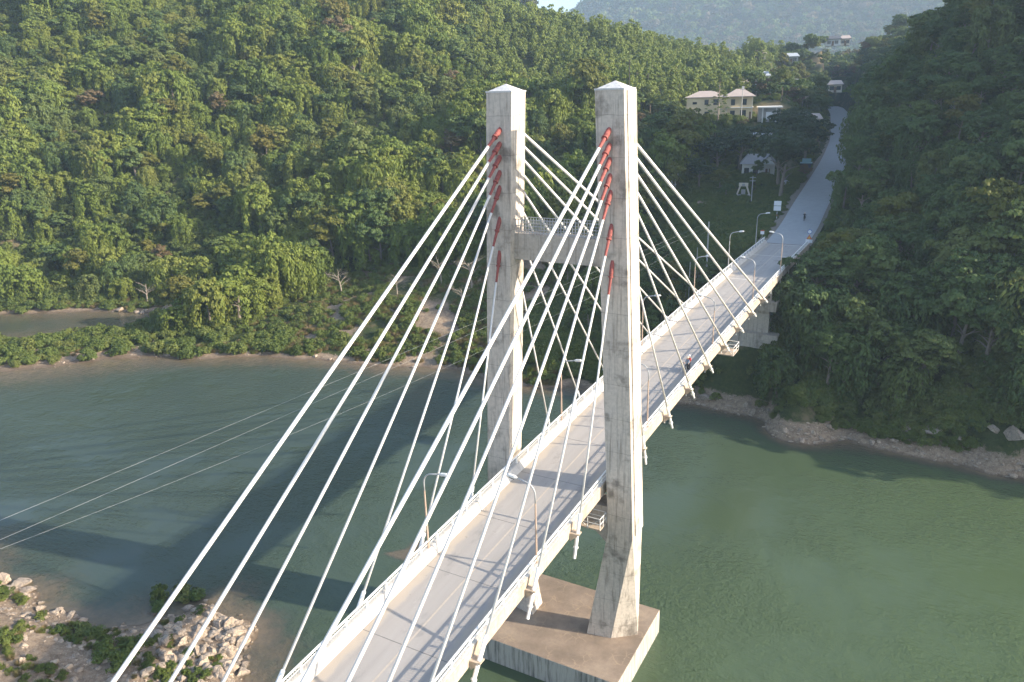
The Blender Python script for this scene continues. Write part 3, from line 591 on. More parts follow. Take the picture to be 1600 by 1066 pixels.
# stay cables, each a part with its sleeve, pipe and plate
NEAR = [(7.26, 19.1), (14.45, 21.9), (21.63, 24.4), (29.3, 25.6), (37.3, 26.75), (45.2, 27.75), (53.9, 28.8)]
FAR = [(7.26, 19.6), (14.45, 22.0), (21.63, 23.75), (28.82, 25.05), (36.0, 26.15), (43.19, 27.2), (50.38, 28.15), (57.56, 29.05)]
def stay(s, sgn, yd, za, i):
    y0 = sgn*1.12; A_ = Vector((s*(xin(za)+1.0), y0, za)); yb = sgn*yd; B_ = Vector((s*4.8, yb, dz(yb)))
    d = (B_-A_).normalized(); r = 0.078+0.0072*i; sl_ = 1.0 if sgn < 0 else 0.45
    c = MB().tube([A_+d*2.1*sl_, B_-d*0.9], r, 10).obj('stay_cable', M['cable'], bridge, smooth=True)
    sc = 0.62+0.025*i
    MB().tube([A_-d*.35, A_+d*.02, A_+d*.62, A_+d*.78, A_+d*.80], [.25*sc, .27*sc, .27*sc, .2*sc, .18*sc], 12).tube([A_+d*.81, A_+d*.83, A_+d*.93, A_+d*.95], [.31*sc]*4, 12).tube([A_+d*.96, A_+d*max(1.0, 2.2*sl_)], [.19*sc, .15*sc], 10).obj('anchor_sleeve', M['red'], c, smooth=False)
    MB().tube([B_-d*1.5, B_-d*1.45, B_+d*.05], [.10, .145, .145], 12).tube([B_+d*.2, B_+d*1.05], .135, 12).tube([B_+d*1.07, B_+d*1.09, B_+d*1.17, B_+d*1.19], .20, 12).tube([B_+d*1.2, B_+d*2.0], .12, 12).obj('guide_pipe', M['white_paint'], c)
    x0, x1 = (4.27, 5.02) if s > 0 else (-5.02, -4.27)
    pb = MB().hexa([(x0, yb-.34, dz(yb)-.14), (x1, yb-.26, dz(yb)-.09), (x1, yb+.26, dz(yb)-.09), (x0, yb+.34, dz(yb)-.14), (x0, yb-.34, dz(yb)+.0), (x1, yb-.26, dz(yb)+.01), (x1, yb+.26, dz(yb)+.01), (x0, yb+.34, dz(yb)+.0)])
    xi_ = s*4.27; xo2 = s*4.9
    pb.add([(xi_, yb-.3, dz(yb)-.165), (xo2, yb-.3, dz(yb)-.14), (xi_, yb-.3, dz(yb)-.75), (xi_, yb+.3, dz(yb)-.165), (xo2, yb+.3, dz(yb)-.14), (xi_, yb+.3, dz(yb)-.75)], [(0, 1, 2), (3, 5, 4), (1, 4, 5, 2), (0, 2, 5, 3), (0, 3, 4, 1)])
    pb.obj('anchor_plate', M['fascia'], c)
for s in (-1, 1):
    for i, (yd, za) in enumerate(NEAR): stay(s, -1, yd, za, i)
    for i, (yd, za) in enumerate(FAR): stay(s, 1, yd, za, i)

# ------------------------------------------------------------ street lamps
def lamp(x, y, z, side, h, tall_grey, label, group='street lamps along the bridge'):
    t = empty('street_lamp', (x, y, z), 0, label, 'street lamp', group)
    MB().tube([(0, 0, 0), (0, 0, 0.02)], .16, 10).tube([(0, 0, 0.02), (0, 0, h*.72)], [.085, .06], 8).obj('pole', M['pole'] if not tall_grey else M['pole_grey'], t)
    pts = [(0, 0, h*.72)]
    for k in range(9):
        a = k/8*math.pi/2*0.86; pts.append((side*(1-math.cos(a))*.75, 0, h*.72+.6+math.sin(a)*(.28*h-.75)*.8))
    l = pts[-1]; pts.append((l[0]+side*.85, 0, l[2]+.18))
    MB().tube(pts, [.055]*len(pts), 7).obj('arm', M['galv'], t, smooth=True)
    e = pts[-1]
    hd = MB().tube([(e[0]-side*.05, 0, e[2]), (e[0]+side*.15, 0, e[2]+.03), (e[0]+side*.6, 0, e[2]+.09), (e[0]+side*.75, 0, e[2]+.1)], [.07, .14, .13, .05], 8).obj('lamp_head', M['lamp'], t)
    MB().tube([(e[0]+side*.2, 0, e[2]-.09), (e[0]+side*.58, 0, e[2]-.03)], [.09, .09], 8).obj('lens', M['glass'], hd)
LR = [(-12.5, 'lamp on the right parapet, nearest the camera, before the tower'), (10.2, 'lamp on the right parapet just past the right tower leg'), (32.6, 'lamp on the right parapet over the small hanging platform'), (53.0, 'lamp on the right parapet standing by the last stay anchors'), (72.3, 'lamp on the right parapet at the shaded far end')]
LL = [(-36.5, 'lamp lowest in view, its head over the riverbank rocks'), (-14.3, 'rusty lamp on the left parapet before the tower'), (8.3, 'lamp on the left parapet seen between the two tower legs'), (30.7, 'lamp on the left parapet just right of the right tower leg'), (52.0, 'lamp on the left parapet amid the far left stays'), (71.2, 'lamp on the left parapet at the shaded far end, against the field'), (91.0, 'last lamp on the left parapet, greenish, by the small sign')]
for y, l in LR: lamp(4.02, y, dz(y)+.62, -1, 6.55, False, 'slim street '+l)
for y, l in LL: lamp(-4.02, y, dz(y)+.62, 1, 6.55, y > 60, 'slim street '+l)

# ------------------------------------------------------------ village beyond the bridge
def windows(t, wall_y, specs, frame=M['dark'], pane=M['glass']):
    for x, z, w, h in specs:
        f = MB().box(x-w/2-.08, x+w/2+.08, wall_y-.06, wall_y-.003, z-.08, z).box(x-w/2-.08, x+w/2+.08, wall_y-.06, wall_y-.003, z+h, z+h+.08).box(x-w/2-.08, x-w/2, wall_y-.06, wall_y-.003, z+.002, z+h-.002).box(x+w/2, x+w/2+.08, wall_y-.06, wall_y-.003, z+.002, z+h-.002).box(x-.025, x+.025, wall_y-.05, wall_y-.004, z+.002, z+h-.002).obj('window', frame, t)
        MB().box(x-w/2+.002, x+w/2-.002, wall_y-.03, wall_y-.005, z+.003, z+h-.003).obj('pane', pane, f)
def hip(mb, x0, x1, y0, y1, z, h, o=.6, ridge=None):
    x0 -= o; x1 += o; y0 -= o; y1 += o; r = (y1-y0)/2 if ridge is None else ridge
    ym = (y0+y1)/2
    mb.add([(x0, y0, z), (x1, y0, z), (x1, y1, z), (x0, y1, z), (x0+r, ym, z+h), (x1-r, ym, z+h), (x0, y0, z-.15), (x1, y0, z-.15), (x1, y1, z-.15), (x0, y1, z-.15)],
           [(0, 1, 5, 4), (1, 2, 5), (2, 3, 4, 5), (3, 0, 4), (6, 7, 1, 0), (7, 8, 2, 1), (8, 9, 3, 2), (9, 6, 0, 3), (9, 8, 7, 6)])
    return mb
VZ = 20.4
v = empty('yellow_villa', (-27.6, 186.6, VZ), math.radians(14.5), 'two storey yellow villa with pale hipped roofs on the terrace above the village', 'house', None)
MB().box(-7.5, 0, 0, 8, 0.0, 6.55).box(-18.6, -7.51, 1.5, 8, 0, 6.5).box(-19, -18.61, 2, 8, 0, 6.3).obj('wall', M['yellow'], v)
MB().box(-7.8, .3, -.35, -.002, 3.25, 3.5).box(.003, .3, -.35, 8, 3.25, 3.5).obj('floor_band', M['white_wall'], v)
MB().box(-.28, -.02, -.2, -.004, 0, 3.24).box(-7.5, -7.2, -.2, -.004, 0, 3.24).box(-.28, -.02, -.2, -.004, 3.52, 6.5).obj('column', M['cream'], v)
rf = hip(MB(), -7.5, 0, 0, 8, 6.6, 2.0, .8, 3.5).obj('roof', M['roof_pale'], v); MB().box(-3.2, -2.5, 5.4, 6.0, 7.7, 9.3).obj('chimney', M['white_wall'], rf)
hip(MB(), -18.8, -8.2, 1.8, 8, 6.55, 1.7, .7, 4.0).obj('roof', M['roof_pale'], v)
windows(v, 0, [(-2.3, 4.2, 1.0, 1.5), (-5.6, 4.2, 1.0, 1.5), (-2.6, .9, 1.5, 1.7), (-5.6, .9, 1.2, 1.6)])
windows(v, 1.5, [(-10.5, 4.3, 1.3, 1.5), (-13.2, 4.4, 1.0, 1.3), (-16.6, 4.6, 1.1, .5), (-13, 1.0, 1.1, 1.3)])
MB().box(-.9, -.1, -.05, -.003, 0.05, 2.2).obj('door', M['wood'], v)
v = empty('grey_annex', (-26.4, 187.4, 19.4), math.radians(14.5), 'low grey unfinished flat-roofed annex beside the yellow villa', 'house')
MB().box(.3, 6.6, .2, 6, 0, 4.1).obj('wall', M['grey_wall'], v); MB().box(.05, 7.1, -.8, 6.2, 4.12, 4.5).obj('roof', M['white_wall'], v)
for x in (1.6, 5.4): MB().box(x-.18, x+.18, -.6, -.3, 0, 4.1).obj('column', M['white_wall'], v)
windows(v, .2, [(3.5, 1.0, 1.7, 1.9)], M['sign_white'], M['sign_white'])
v = empty('roadside_shed', (-25.6, 176.5, 14.3), math.radians(12), 'long low shed with white sheet roof below the villa', 'shed')
MB().box(0, 7.0, 0, 3.6, 0, 2.3).obj('wall', M['cream'], v); MB().hexa([(-.4, -.5, 2.32), (7.4, -.5, 2.32), (7.4, 4.1, 2.72), (-.4, 4.1, 2.72), (-.4, -.5, 2.42), (7.4, -.5, 2.42), (7.4, 4.1, 2.82), (-.4, 4.1, 2.82)]).obj('roof', M['roof_tin'], v)
windows(v, 0, [(5.5, .9, 1.0, .9)])
# white gabled house under the trees
v = empty('white_gabled_house', (-18.6, 156.2, 7.1), math.radians(12), 'white single storey house with grey roof and white gable among dark trees', 'house')
MB().box(-3.8, 4.2, 0, 7, 0, 3.6).obj('wall', M['white_wall'], v)
rf = MB().add([(-4.4, -.8, 3.6), (4.8, -.8, 3.6), (4.8, 7.6, 3.6), (-4.4, 7.6, 3.6), (-2.6, 3.4, 5.9), (3.0, 3.4, 5.9)], [(0, 1, 5, 4), (1, 2, 5), (2, 3, 4, 5), (3, 0, 4), (3, 2, 1, 0)]).obj('roof', M['roof_grey'], v)
MB().add([(1.2, -1.5, 3.65), (4.4, -1.5, 3.65), (2.8, -1.5, 5.6), (1.2, 3, 3.65), (4.4, 3, 3.65), (2.8, 3, 5.6)], [(0, 1, 2), (0, 2, 5, 3), (1, 4, 5, 2)]).obj('gable', M['sign_white'], rf)
MB().add([(.8, -1.7, 3.6), (2.8, -1.7, 5.78), (2.8, 3.1, 5.78), (.8, 3.1, 3.6), (.8, -1.7, 3.75), (2.8, -1.7, 5.93), (2.8, 3.1, 5.93), (.8, 3.1, 3.75)], [(0, 1, 2, 3), (4, 7, 6, 5), (0, 4, 5, 1)]).add([(4.8, -1.7, 3.6), (2.81, -1.7, 5.78), (2.81, 3.1, 5.78), (4.8, 3.1, 3.6), (4.8, -1.7, 3.75), (2.81, -1.7, 5.93), (2.81, 3.1, 5.93), (4.8, 3.1, 3.75)], [(0, 3, 2, 1), (4, 5, 6, 7), (0, 1, 5, 4)]).obj('gable_roof', M['roof_grey'], rf)
for x in (1.4, 2.8, 4.2): MB().box(x-.13, x+.13, -1.4, -1.14, 0, 3.6).obj('column', M['white_wall'], v)
windows(v, 0, [(-2.6, 1.0, 1.1, 1.5), (-.4, 1.0, 1.1, 1.5)]); MB().box(2.1, 3.2, -.06, -.003, .05, 2.4).obj('door', M['wood'], v)
# small monument gate
v = empty('stone_monument', (-18.8, 143.2, 3.85), math.radians(10), 'small cream monument arch with flared legs on grey plinth in the field', 'monument')
MB().box(-2.6, 2.6, -1.6, 1.6, 0, .35).box(-1.7, 1.7, -1, 1, .352, .6).obj('plinth', M['grey_wall'], v)
for s in (-1, 1):
    MB().hexa([(s*1.5-.18, -.35, .605), (s*1.5+.18, -.35, .605), (s*1.5+.18, .35, .605), (s*1.5-.18, .35, .605), (s*.78-.2, -.3, 2.7), (s*.78+.2, -.3, 2.7), (s*.78+.2, .3, 2.7), (s*.78-.2, .3, 2.7)]).obj('pillar', M['cream'], v)
MB().box(-1.1, 1.1, -.36, .36, 2.705, 3.5).obj('lintel', M['cream'], v); MB().box(-.35, .35, -.40, -.363, 2.8, 3.35).obj('plaque', M['grey_wall'], v)
MB().box(-.5, .5, -.15, .15, .605, 1.9).obj('tablet', M['grey_wall'], v)
# kiosk by the road
v = empty('roadside_kiosk', (-7.7, 163.4, 8.1), math.radians(8), 'small dark kiosk with teal tin roof at the edge of the road', 'kiosk')
MB().box(-1.2, 1.2, 0, 2, 0, 2.3).obj('wall', M['roof_dark'], v); MB().box(-1.5, 1.5, -.6, 2.3, 2.32, 2.42).obj('roof', M['teal'], v); MB().box(-1.0, 1.2, .5, .56, 2.43, 3.5).obj('sign_board', M['teal'], v)
MB().box(-.4, .4, -.05, -.003, .05, 2.0).obj('door', M['wood'], v)
# hill houses far off
def farhouse(name, x, y, z, rot, w, wallm, roofm, label):
    v = empty(name, (x, y, z), math.radians(rot), label, 'house')
    MB().box(-w/2, w/2, 0, 6, 0, 3.1).obj('wall', wallm, v); hip(MB(), -w/2, w/2, 0, 6, 3.12, 1.5, .6, min(2.5, w*.22)).obj('roof', roofm, v)
    windows(v, 0, [(-w/4, 1, 1.4, 1.3), (w/4, 1, 1.4, 1.3)]); MB().box(-.5, .5, -.05, -.003, .05, 2.1).obj('door', M['wood'], v); return v
farhouse('hilltop_house', -31.5, 362, 45.2, 8, 6.5, M['white_wall'], M['roof_dark'], 'dark roofed white house on the hilltop over the village')
farhouse('hilltop_shed', -26.2, 363.5, 45.2, 8, 4, M['cream'], M['roof_pale'], 'small cream shed just right of the dark roofed hilltop house')
farhouse('hilltop_house', 5, 376, 49.8, 5, 7, M['white_wall'], M['roof_grey'], 'pale house on the right-hand hilltop behind the tall tree')
farhouse('hillside_house', -40.5, 229.5, 27.5, 14, 4.4, M['cream'], M['roof_pale'], 'tiny cream house above the villa roof on the slope')
farhouse('hillside_house', -22.5, 240, 24.5, 10, 3.5, M['cream'], M['roof_grey'], 'little house behind the far twin power poles')
farhouse('hillside_house', -14.5, 212, 16.2, 10, 5, M['cream'], M['roof_pale'], 'small cream house with pale roof left of the road above the bend')
farhouse('hillside_house', -30.5, 268, 26.5, 12, 5, M['yellow'], M['roof_grey'], 'small yellow house high behind the palms')
farhouse('hillside_house', -52, 300, 38.5, 12, 6, M['cream'], M['roof_pale'], 'cream house on the ridge left of the dark roofed hilltop house')
farhouse('hillside_house', -38, 246, 29.5, 14, 4.5, M['white_wall'], M['roof_tin'], 'white shed above the dirt bank near the palms')
farhouse('hillside_house', -19, 290, 25.5, 8, 5, M['cream'], M['roof_pale'], 'cream house far up beside the top of the road')
farhouse('hillside_house', -44, 330, 37.5, 10, 6, M['grey_wall'], M['roof_tin'], 'grey tin roofed house on the far valley ridge')
farhouse('hillside_house', -14, 196, 14.6, 12, 4, M['yellow'], M['roof_dark'], 'low yellow hut right of the dirt bank by the road')
# rubble, covered heap, soil
def heap(name, x, y, r, h, m, label, cat, seed):
    rr = random.Random(seed); bm = bmesh.new(); bmesh.ops.create_icosphere(bm, subdivisions=3, radius=1)
    for v_ in bm.verts:
        k = 1+rr.uniform(-.12, .12); v_.co = Vector((v_.co.x*r[0]*k, v_.co.y*r[1]*k, max(-.3, v_.co.z*h*k)))
    me = bpy.data.meshes.new(name); bm.to_mesh(me); bm.free()
    return link(me, name, m, None, (x, y, hz(x, y)), 0, label, cat)
M['soil'] = simple('loose_soil', (0.26, 0.19, 0.14), 0.95, 0, 0.3, 2.0, 0.1)
heap('soil_heap', -27.2, 135.8, (2.6, 1.4), 1.2, M['soil'], 'brown heap of loose soil at the back of the field', 'soil heap', 3)
heap('rubble_heap', -15.3, 147.5, (3.2, .8), .5, M['rock'], 'pale rubble strip right of the monument', 'rubble', 4)
heap('tarpaulin_heap', -10.4, 151.0, (1.8, 1.0), 1.3, M['roof_tin'], 'grey tarpaulin covered heap under the roadside trees', 'covered heap', 5)
# utility poles and wires
def upole(x, y, h, label, r=.14, arms=0, twin=0, group=None):
    z = hz(x, y)-.3; t = empty('utility_pole', (x, y, z), math.radians(14), label, 'utility pole', group)
    MB().tube([(0, 0, 0), (0, 0, h)], [r, r*.7], 8).obj('pole', M['pole_grey'], t)
    if twin:
        MB().tube([(twin, 0, -.2), (twin, 0, h)], [r, r*.7], 8).obj('pole', M['pole_grey'], t)
        MB().box(-.8, twin+.8, -.08, .08, h-.5, h-.36).box(-.3, twin+.3, -.08, .08, h*.62, h*.62+.14).obj('crossarm', M['galv'], t)
        tr = MB().box(twin*.28, twin*.72, -.45, .45, h*.62+.145, h*.62+1.3).obj('transformer', M['galv'], t) if h < 9 else None
        for k in range(3): MB().lathe([(.05, 0), (.1, .08), (.06, .16), (.1, .24), (.04, .34)], (-.6+k*(twin+1.2)/2, 0, h-.36), 8).obj('insulator', M['white_paint'], t)
    for k in range(arms):
        MB().box(-.7, .7, -.06, .06, h-.4-k*.8, h-.28-k*.8).obj('crossarm', M['galv'], t)
    return t
upole(-37.4, 139.2, 7.6, 'twin utility pole carrying a transformer at the left of the field', .15, 0, 2.3)
upole(-23.0, 242.2, 7.5, 'far twin utility pole rising above trees left of the road', .15, 0, 1.8)
upole(-12.9, 91.0, 10.6, 'tall pale concrete utility pole standing behind the left parapet', .17)
upole(-14.7, 90.5, 6.2, 'short thin grey pole left of the tall pale utility pole', .09)
upole(-13.1, 80.6, 8.2, 'thin rusty pole nearest the left parapet among bushes', .09)
upole(-15.5, 137.8, 7.0, 'dark utility pole with crossarms in front of the monument', .13, 2)
upole(-12.5, 186, 9.0, 'thin pole in front of the dirt bank by the village', .12, 1)
upole(-30.0, 183.5, 9.0, 'thin pole before the right corner of the yellow villa', .12, 1)
# thin wires sagging across the river
def wire(p, q, sag, label):
    p = Vector(p); q = Vector(q); P = []
    for k in range(41):
        t = k/40; w = p.lerp(q, t); w.z -= sag*4*t*(1-t); P.append(w)
    tag(MB().tube(P, .008, 5).obj('overhead_wire', M['galv'], None), label, 'wire', 'overhead wires crossing the river')
wire((-13.4, 91, 6.2), (-37, -80, 3.2), 0.6, 'topmost thin wire crossing the river left of the bridge')
wire((-12.3, 91, 6.0), (-35, -80, 2.5), 0.6, 'middle thin wire crossing the river left of the bridge')
wire((-13.0, 91, 4.8), (-40, -60, 1.0), 4.0, 'lowest thin wire crossing the river left of the bridge')
# signs at the bridge ends
def sign_post(x, y, z, h, label):
    t = empty('road_sign', (x, y, z), math.radians(6), label, 'road sign'); MB().tube([(0, 0, 0), (0, 0, h)], .05, 8).obj('post', M['pole_grey'], t); return t
t = sign_post(4.02, 99.4, 1.55, 3.0, 'round white sign over a red and yellow triangle at the right parapet end')
MB().tube([(0, -.09, 2.65), (0, -.05, 2.65)], .42, 20).obj('round_plate', M['sign_blue'], t); MB().tube([(0, -.115, 2.65), (0, -.092, 2.65)], .33, 20).obj('round_face', M['sign_white'], t)
MB().add([(-.5, -.09, 1.25), (.5, -.09, 1.25), (0, -.09, 2.1), (-.5, -.05, 1.25), (.5, -.05, 1.25), (0, -.05, 2.1)], [(0, 1, 2), (5, 4, 3), (0, 3, 4, 1), (1, 4, 5, 2), (2, 5, 3, 0)]).obj('triangle_plate', M['sign_red'], t)
MB().add([(-.27, -.096, 1.37), (.27, -.096, 1.37), (0, -.096, 1.84)], [(0, 1, 2)]).obj('triangle_face', M['sign_yellow'], t)
MB().box(-.6, .6, -.09, -.05, .55, 1.15).obj('panel', M['sign_white'], t)
t = sign_post(-6.1, 120.5, hz(-6.1, 120.5)-.2, 4.6, 'pair of pale rectangular road signs stacked on striped post left of the road')
for z in (2.4, 3.5): MB().box(-.75, .75, -.09, -.05, z, z+1.0).obj('panel', M['sign_white'], t)
for k in range(4): MB().tube([(0, 0, .3+k*.5), (0, 0, .55+k*.5)], .065, 8).obj('stripe', M['sign_white'] if k % 2 else M['sign_red'], t)
t = sign_post(-4.6, 99.2, 1.3, 2.6, 'small white sign with red top at the left parapet end')
MB().box(-.35, .35, -.09, -.05, 1.9, 2.5).obj('panel', M['sign_white'], t); MB().box(-.35, .35, -.09, -.05, 2.52, 2.7).obj('top_panel', M['sign_red'], t)

# ------------------------------------------------------------ vegetation
def leaves(rs, clumps, n, lw, ll, droop=0.0, flat=1.0, out_c=(0, 0, 0), spread=0.42):
    """clumps: (m,4) centres + radius. n leaf quads spread over them. returns verts, faces"""
    C = np.asarray(clumps, float); w = C[:, 3]**2; w /= w.sum()
    ci = rs.choice(len(C), n, p=w)
    d = rs.normal(size=(n, 3)); d /= np.linalg.norm(d, axis=1)[:, None]
    d[:, 2] = np.where(d[:, 2] < -0.25, -d[:, 2]*0.6, d[:, 2])
    r = C[ci, 3]*(0.72+0.33*rs.rand(n))
    p = C[ci, :3] + d*r[:, None]*np.array([1, 1, flat])
    out = C[ci, :3]-np.array(out_c); out /= np.linalg.norm(out, axis=1)[:, None]+1e-6
    nr = d*0.9+out*0.35+rs.normal(size=(n, 3))*spread; nr /= np.linalg.norm(nr, axis=1)[:, None]
    t = rs.normal(size=(n, 3)); t[:, 2] -= droop*4; t -= nr*(t*nr).sum(1)[:, None]; t /= np.linalg.norm(t, axis=1)[:, None]+1e-6
    b = np.cross(nr, t); s = (0.6+0.8*rs.rand(n))[:, None]
    a = p-t*ll*s*.5; c = p+t*ll*s*.5; m = p
    V = np.stack([a, m+b*lw*s*.5, c, m-b*lw*s*.5], 1).reshape(-1, 3)
    F = np.arange(n*4).reshape(n, 4); return V, F
def clump_on(rs, c, r, k, cr, top=0.0):
    d = rs.normal(size=(k, 3)); d /= np.linalg.norm(d, axis=1)[:, None]; d[:, 2] = np.abs(d[:, 2])*(1 if top else 1)*np.where(rs.rand(k) < (0.25 if not top else 0), -0.6, 1)
    p = np.array(c)+d*np.array(r)*(0.8+0.25*rs.rand(k))[:, None]
    return np.c_[p, cr*(0.6+0.7*rs.rand(k))]
def trunk_mesh(rs, h, r, limbs, reach, lean=0.25, sub=0):
    m = MB(); top = (rs.uniform(-lean, lean)*h*.4, rs.uniform(-lean, lean)*h*.4, h)
    m.tube([(0, 0, -.8), (top[0]*.3, top[1]*.3, h*.45), top], [r*1.25, r*.85, r*.45], 7)
    for k in range(limbs):
        a = 2*math.pi*(k+rs.rand()*.6)/limbs; f = rs.uniform(.45, .95); b = Vector((top[0]*f, top[1]*f, h*f)); R_ = reach*rs.uniform(.6, 1)
        e = b+Vector((math.cos(a)*R_, math.sin(a)*R_, R_*rs.uniform(.35, .9))); mid = b.lerp(e, .5)+Vector((0, 0, R_*.08))
        m.tube([b, mid, e], [r*.42, r*.26, r*.08], 5)
        for q in range(sub):
            a2 = a+rs.uniform(-.9, .9); s0 = b.lerp(e, rs.uniform(.35, .9)); e2 = s0+Vector((math.cos(a2)*R_*.45, math.sin(a2)*R_*.45, R_*rs.uniform(.1, .5)))
            m.tube([s0, e2], [r*.14, r*.03], 4)
            for w in range(2):
                s1 = s0.lerp(e2, rs.uniform(.4, .9)); e3 = s1+Vector((rs.uniform(-.25, .25)*R_, rs.uniform(-.25, .25)*R_, R_*rs.uniform(.05, .25))); m.tube([s1, e3], [r*.06, r*.02], 3)
    return m.mesh('trunk')
class Proto:
    def __init__(s, name, crown, trunk, cm, tm, cname='crown', tname='trunk'): s.name, s.crown, s.trunk, s.cm, s.tm, s.cn, s.tn = name, crown, trunk, cm, tm, cname, tname
    def place(s, x, y, z, sc, rz, label, cat, group, tilt=0.0):
        t = empty(s.name, (x, y, z), rz, label, cat, group)
        t.scale = (sc[0], sc[1], sc[2]) if isinstance(sc, (tuple, list)) else (sc, sc, sc); t.rotation_euler[0] = tilt
        if s.crown: link(s.crown, s.cn, s.cm, t)
        if s.trunk: link(s.trunk, s.tn, s.tm, t)
        return t
def mk_vine(seed):
    rs = np.random.RandomState(seed); H = rs.uniform(5.5, 7.5); cl = []
    nb = rs.randint(3, 6)
    for k in range(nb):
        a = 2*math.pi*(k+rs.rand())/nb; rr = rs.uniform(.6, 1.9) if k else 0; c = (math.cos(a)*rr, math.sin(a)*rr, H-rs.uniform(.8, 2.6) if k else H-1.2); r = rs.uniform(1.25, 2.1)
        cl.append(clump_on(rs, c, (r, r, r*.85), 18, .46))
    top = np.concatenate(cl)
    nc = rs.randint(7, 11); cur = []
    for k in range(nc):                                   # curtains of creeper hanging from the dome to the ground
        a = 2*math.pi*(k+rs.rand()*.8)/nc; rr = rs.uniform(1.5, 2.7); z1 = H-rs.uniform(1.2, 3.2); z0 = rs.uniform(-1.0, max(.2, z1-3)); m_ = int(5+(z1-z0)*2.2)
        zz = np.linspace(z1, z0, m_); x = math.cos(a)*(rr+(z1-zz)*.12)+rs.normal(size=m_)*.16; y = math.sin(a)*(rr+(z1-zz)*.12)+rs.normal(size=m_)*.16
        cur.append(np.c_[x, y, zz, np.linspace(.78, .42, m_)*rs.uniform(.8, 1.25)])
    cur = np.concatenate(cur)
    V1, F1 = leaves(rs, top, 2300, .24, .36, .3, .8, (0, 0, H*.5)); V2, F2 = leaves(rs, cur, 2300, .20, .46, 1.2, 1.25, (0, 0, H*.5))
    return np_mesh('crown', np.r_[V1, V2], np.r_[F1, F2+len(V1)])
def mk_broad(seed, H=7.0, Rr=2.6, n=4800, lw=.26, ll=.30, nb=7, flat=.65, cr=.52):
    rs = np.random.RandomState(seed); cl = []
    for k in range(nb):
        a = 2*math.pi*(k+rs.rand()*.7)/(nb-1); rr = 0 if k == 0 else Rr*rs.uniform(.45, .8); z = H-(0.9 if k == 0 else rs.uniform(.9, 3.4)); r = Rr*rs.uniform(.36, .6)
        cl.append(clump_on(rs, (math.cos(a)*rr, math.sin(a)*rr, z), (r, r, r*.7), 15, cr))
    V, F = leaves(rs, np.concatenate(cl), n, lw, ll, .1, flat, (0, 0, H*.6)); return np_mesh('crown', V, F)
def mk_plant(seed):
    rs = np.random.RandomState(seed); H = rs.uniform(7.5, 9); m_ = 46; z = rs.uniform(.30, .98, m_)*H; w = np.sqrt(np.clip(1-((z/H-.64)/.40)**2, .02, 1))*1.45
    a = rs.uniform(0, 6.28, m_); r = w*np.sqrt(rs.rand(m_)); C = np.c_[np.cos(a)*r, np.sin(a)*r, z, rs.uniform(.35, .6, m_)]
    V, F = leaves(rs, C, 1500, .22, .42, .5, 1.2, (0, 0, H*.5)); return np_mesh('crown', V, F)
def mk_shrub(seed, n=1100, r=.9, h=.9, lw=.12, ll=.2):
    rs = np.random.RandomState(seed); C = np.concatenate([clump_on(rs, (rs.uniform(-.5, .5)*r, rs.uniform(-.5, .5)*r, h*.35), (r*.6, r*.6, h*.65), 10, .3*r) for _ in range(4)])
    V, F = leaves(rs, C, n, lw, ll, -.25, 1, (0, 0, -.2)); return np_mesh('foliage', V, F)
def mk_grass(seed, n=260, r=.55, h=.8):
    rs = np.random.RandomState(seed); a = rs.uniform(0, 6.28, n); q = r*np.sqrt(rs.rand(n)); b = np.c_[np.cos(a)*q, np.sin(a)*q, np.full(n, -.08)]
    L_ = h*(.5+.6*rs.rand(n)); t = b+np.c_[np.cos(a)*L_*rs.uniform(.1, .6, n), np.sin(a)*L_*rs.uniform(.1, .6, n), L_]
    s = np.c_[-np.sin(a), np.cos(a), np.zeros(n)]*.03; V = np.stack([b-s, b+s, t], 1).reshape(-1, 3); return np_mesh('blades', V, np.arange(3*n).reshape(n, 3))
def mk_far(seed):
    rs = np.random.RandomState(seed); C = np.concatenate([clump_on(rs, (rs.uniform(-1.6, 1.6), rs.uniform(-1.6, 1.6), rs.uniform(3.5, 6)), (1.8, 1.8, 1.6), 6, .8) for _ in range(4)])
    V, F = leaves(rs, C, 300, .9, 1.0, 0, 1, (0, 0, 3)); return np_mesh('crown', V, F)
VINE = [mk_vine(100+i) for i in range(8)]
BROAD = [mk_broad(200+i, 6.2+i % 3, 2.4+.2*(i % 4), nb=6+i % 3) for i in range(6)]
DENSE = [mk_broad(230+i, 8.5, 3.4, 7500, .26, .30, 11, .8, .6) for i in range(3)]
LAYER = [mk_broad(250+i, 8.0, 3.4, 6800, .24, .26, 10, .42, .62) for i in range(3)]
PLANT = [mk_plant(300+i) for i in range(5)]
SHRUB = [mk_shrub(400+i) for i in range(4)]
GRASS = [mk_grass(500+i) for i in range(3)]
FAR = [mk_far(600+i) for i in range(4)]
_rt = np.random.RandomState(900)
TR = [trunk_mesh(_rt, 4.0, .18, 4, 1.5) for _ in range(3)]; TRD = [trunk_mesh(_rt, 5.0, .26, 6, 1.9) for _ in range(2)]; TRP = [trunk_mesh(_rt, 7.4, .10, 3, .7, .08) for _ in range(2)]
TB = [trunk_mesh(_rt, 4.2, .13, 9, 2.4, .4, 4) for _ in range(4)]
def with_mat(me, m):
    if not me.materials: me.materials.append(m)
    return me
def variants(mes, m):                      # the same shapes with another leaf colour
    o = []
    for me in mes: c = me.copy(); c.materials.clear(); c.materials.append(m); o.append(c)
    return o
V_V = variants(VINE, M['leaf_vine']); V_B = variants(BROAD, M['leaf_broad']); V_D = variants(DENSE, M['leaf_dark']); V_L = variants(LAYER, M['leaf_broad']); V_P = variants(PLANT, M['leaf_plant'])
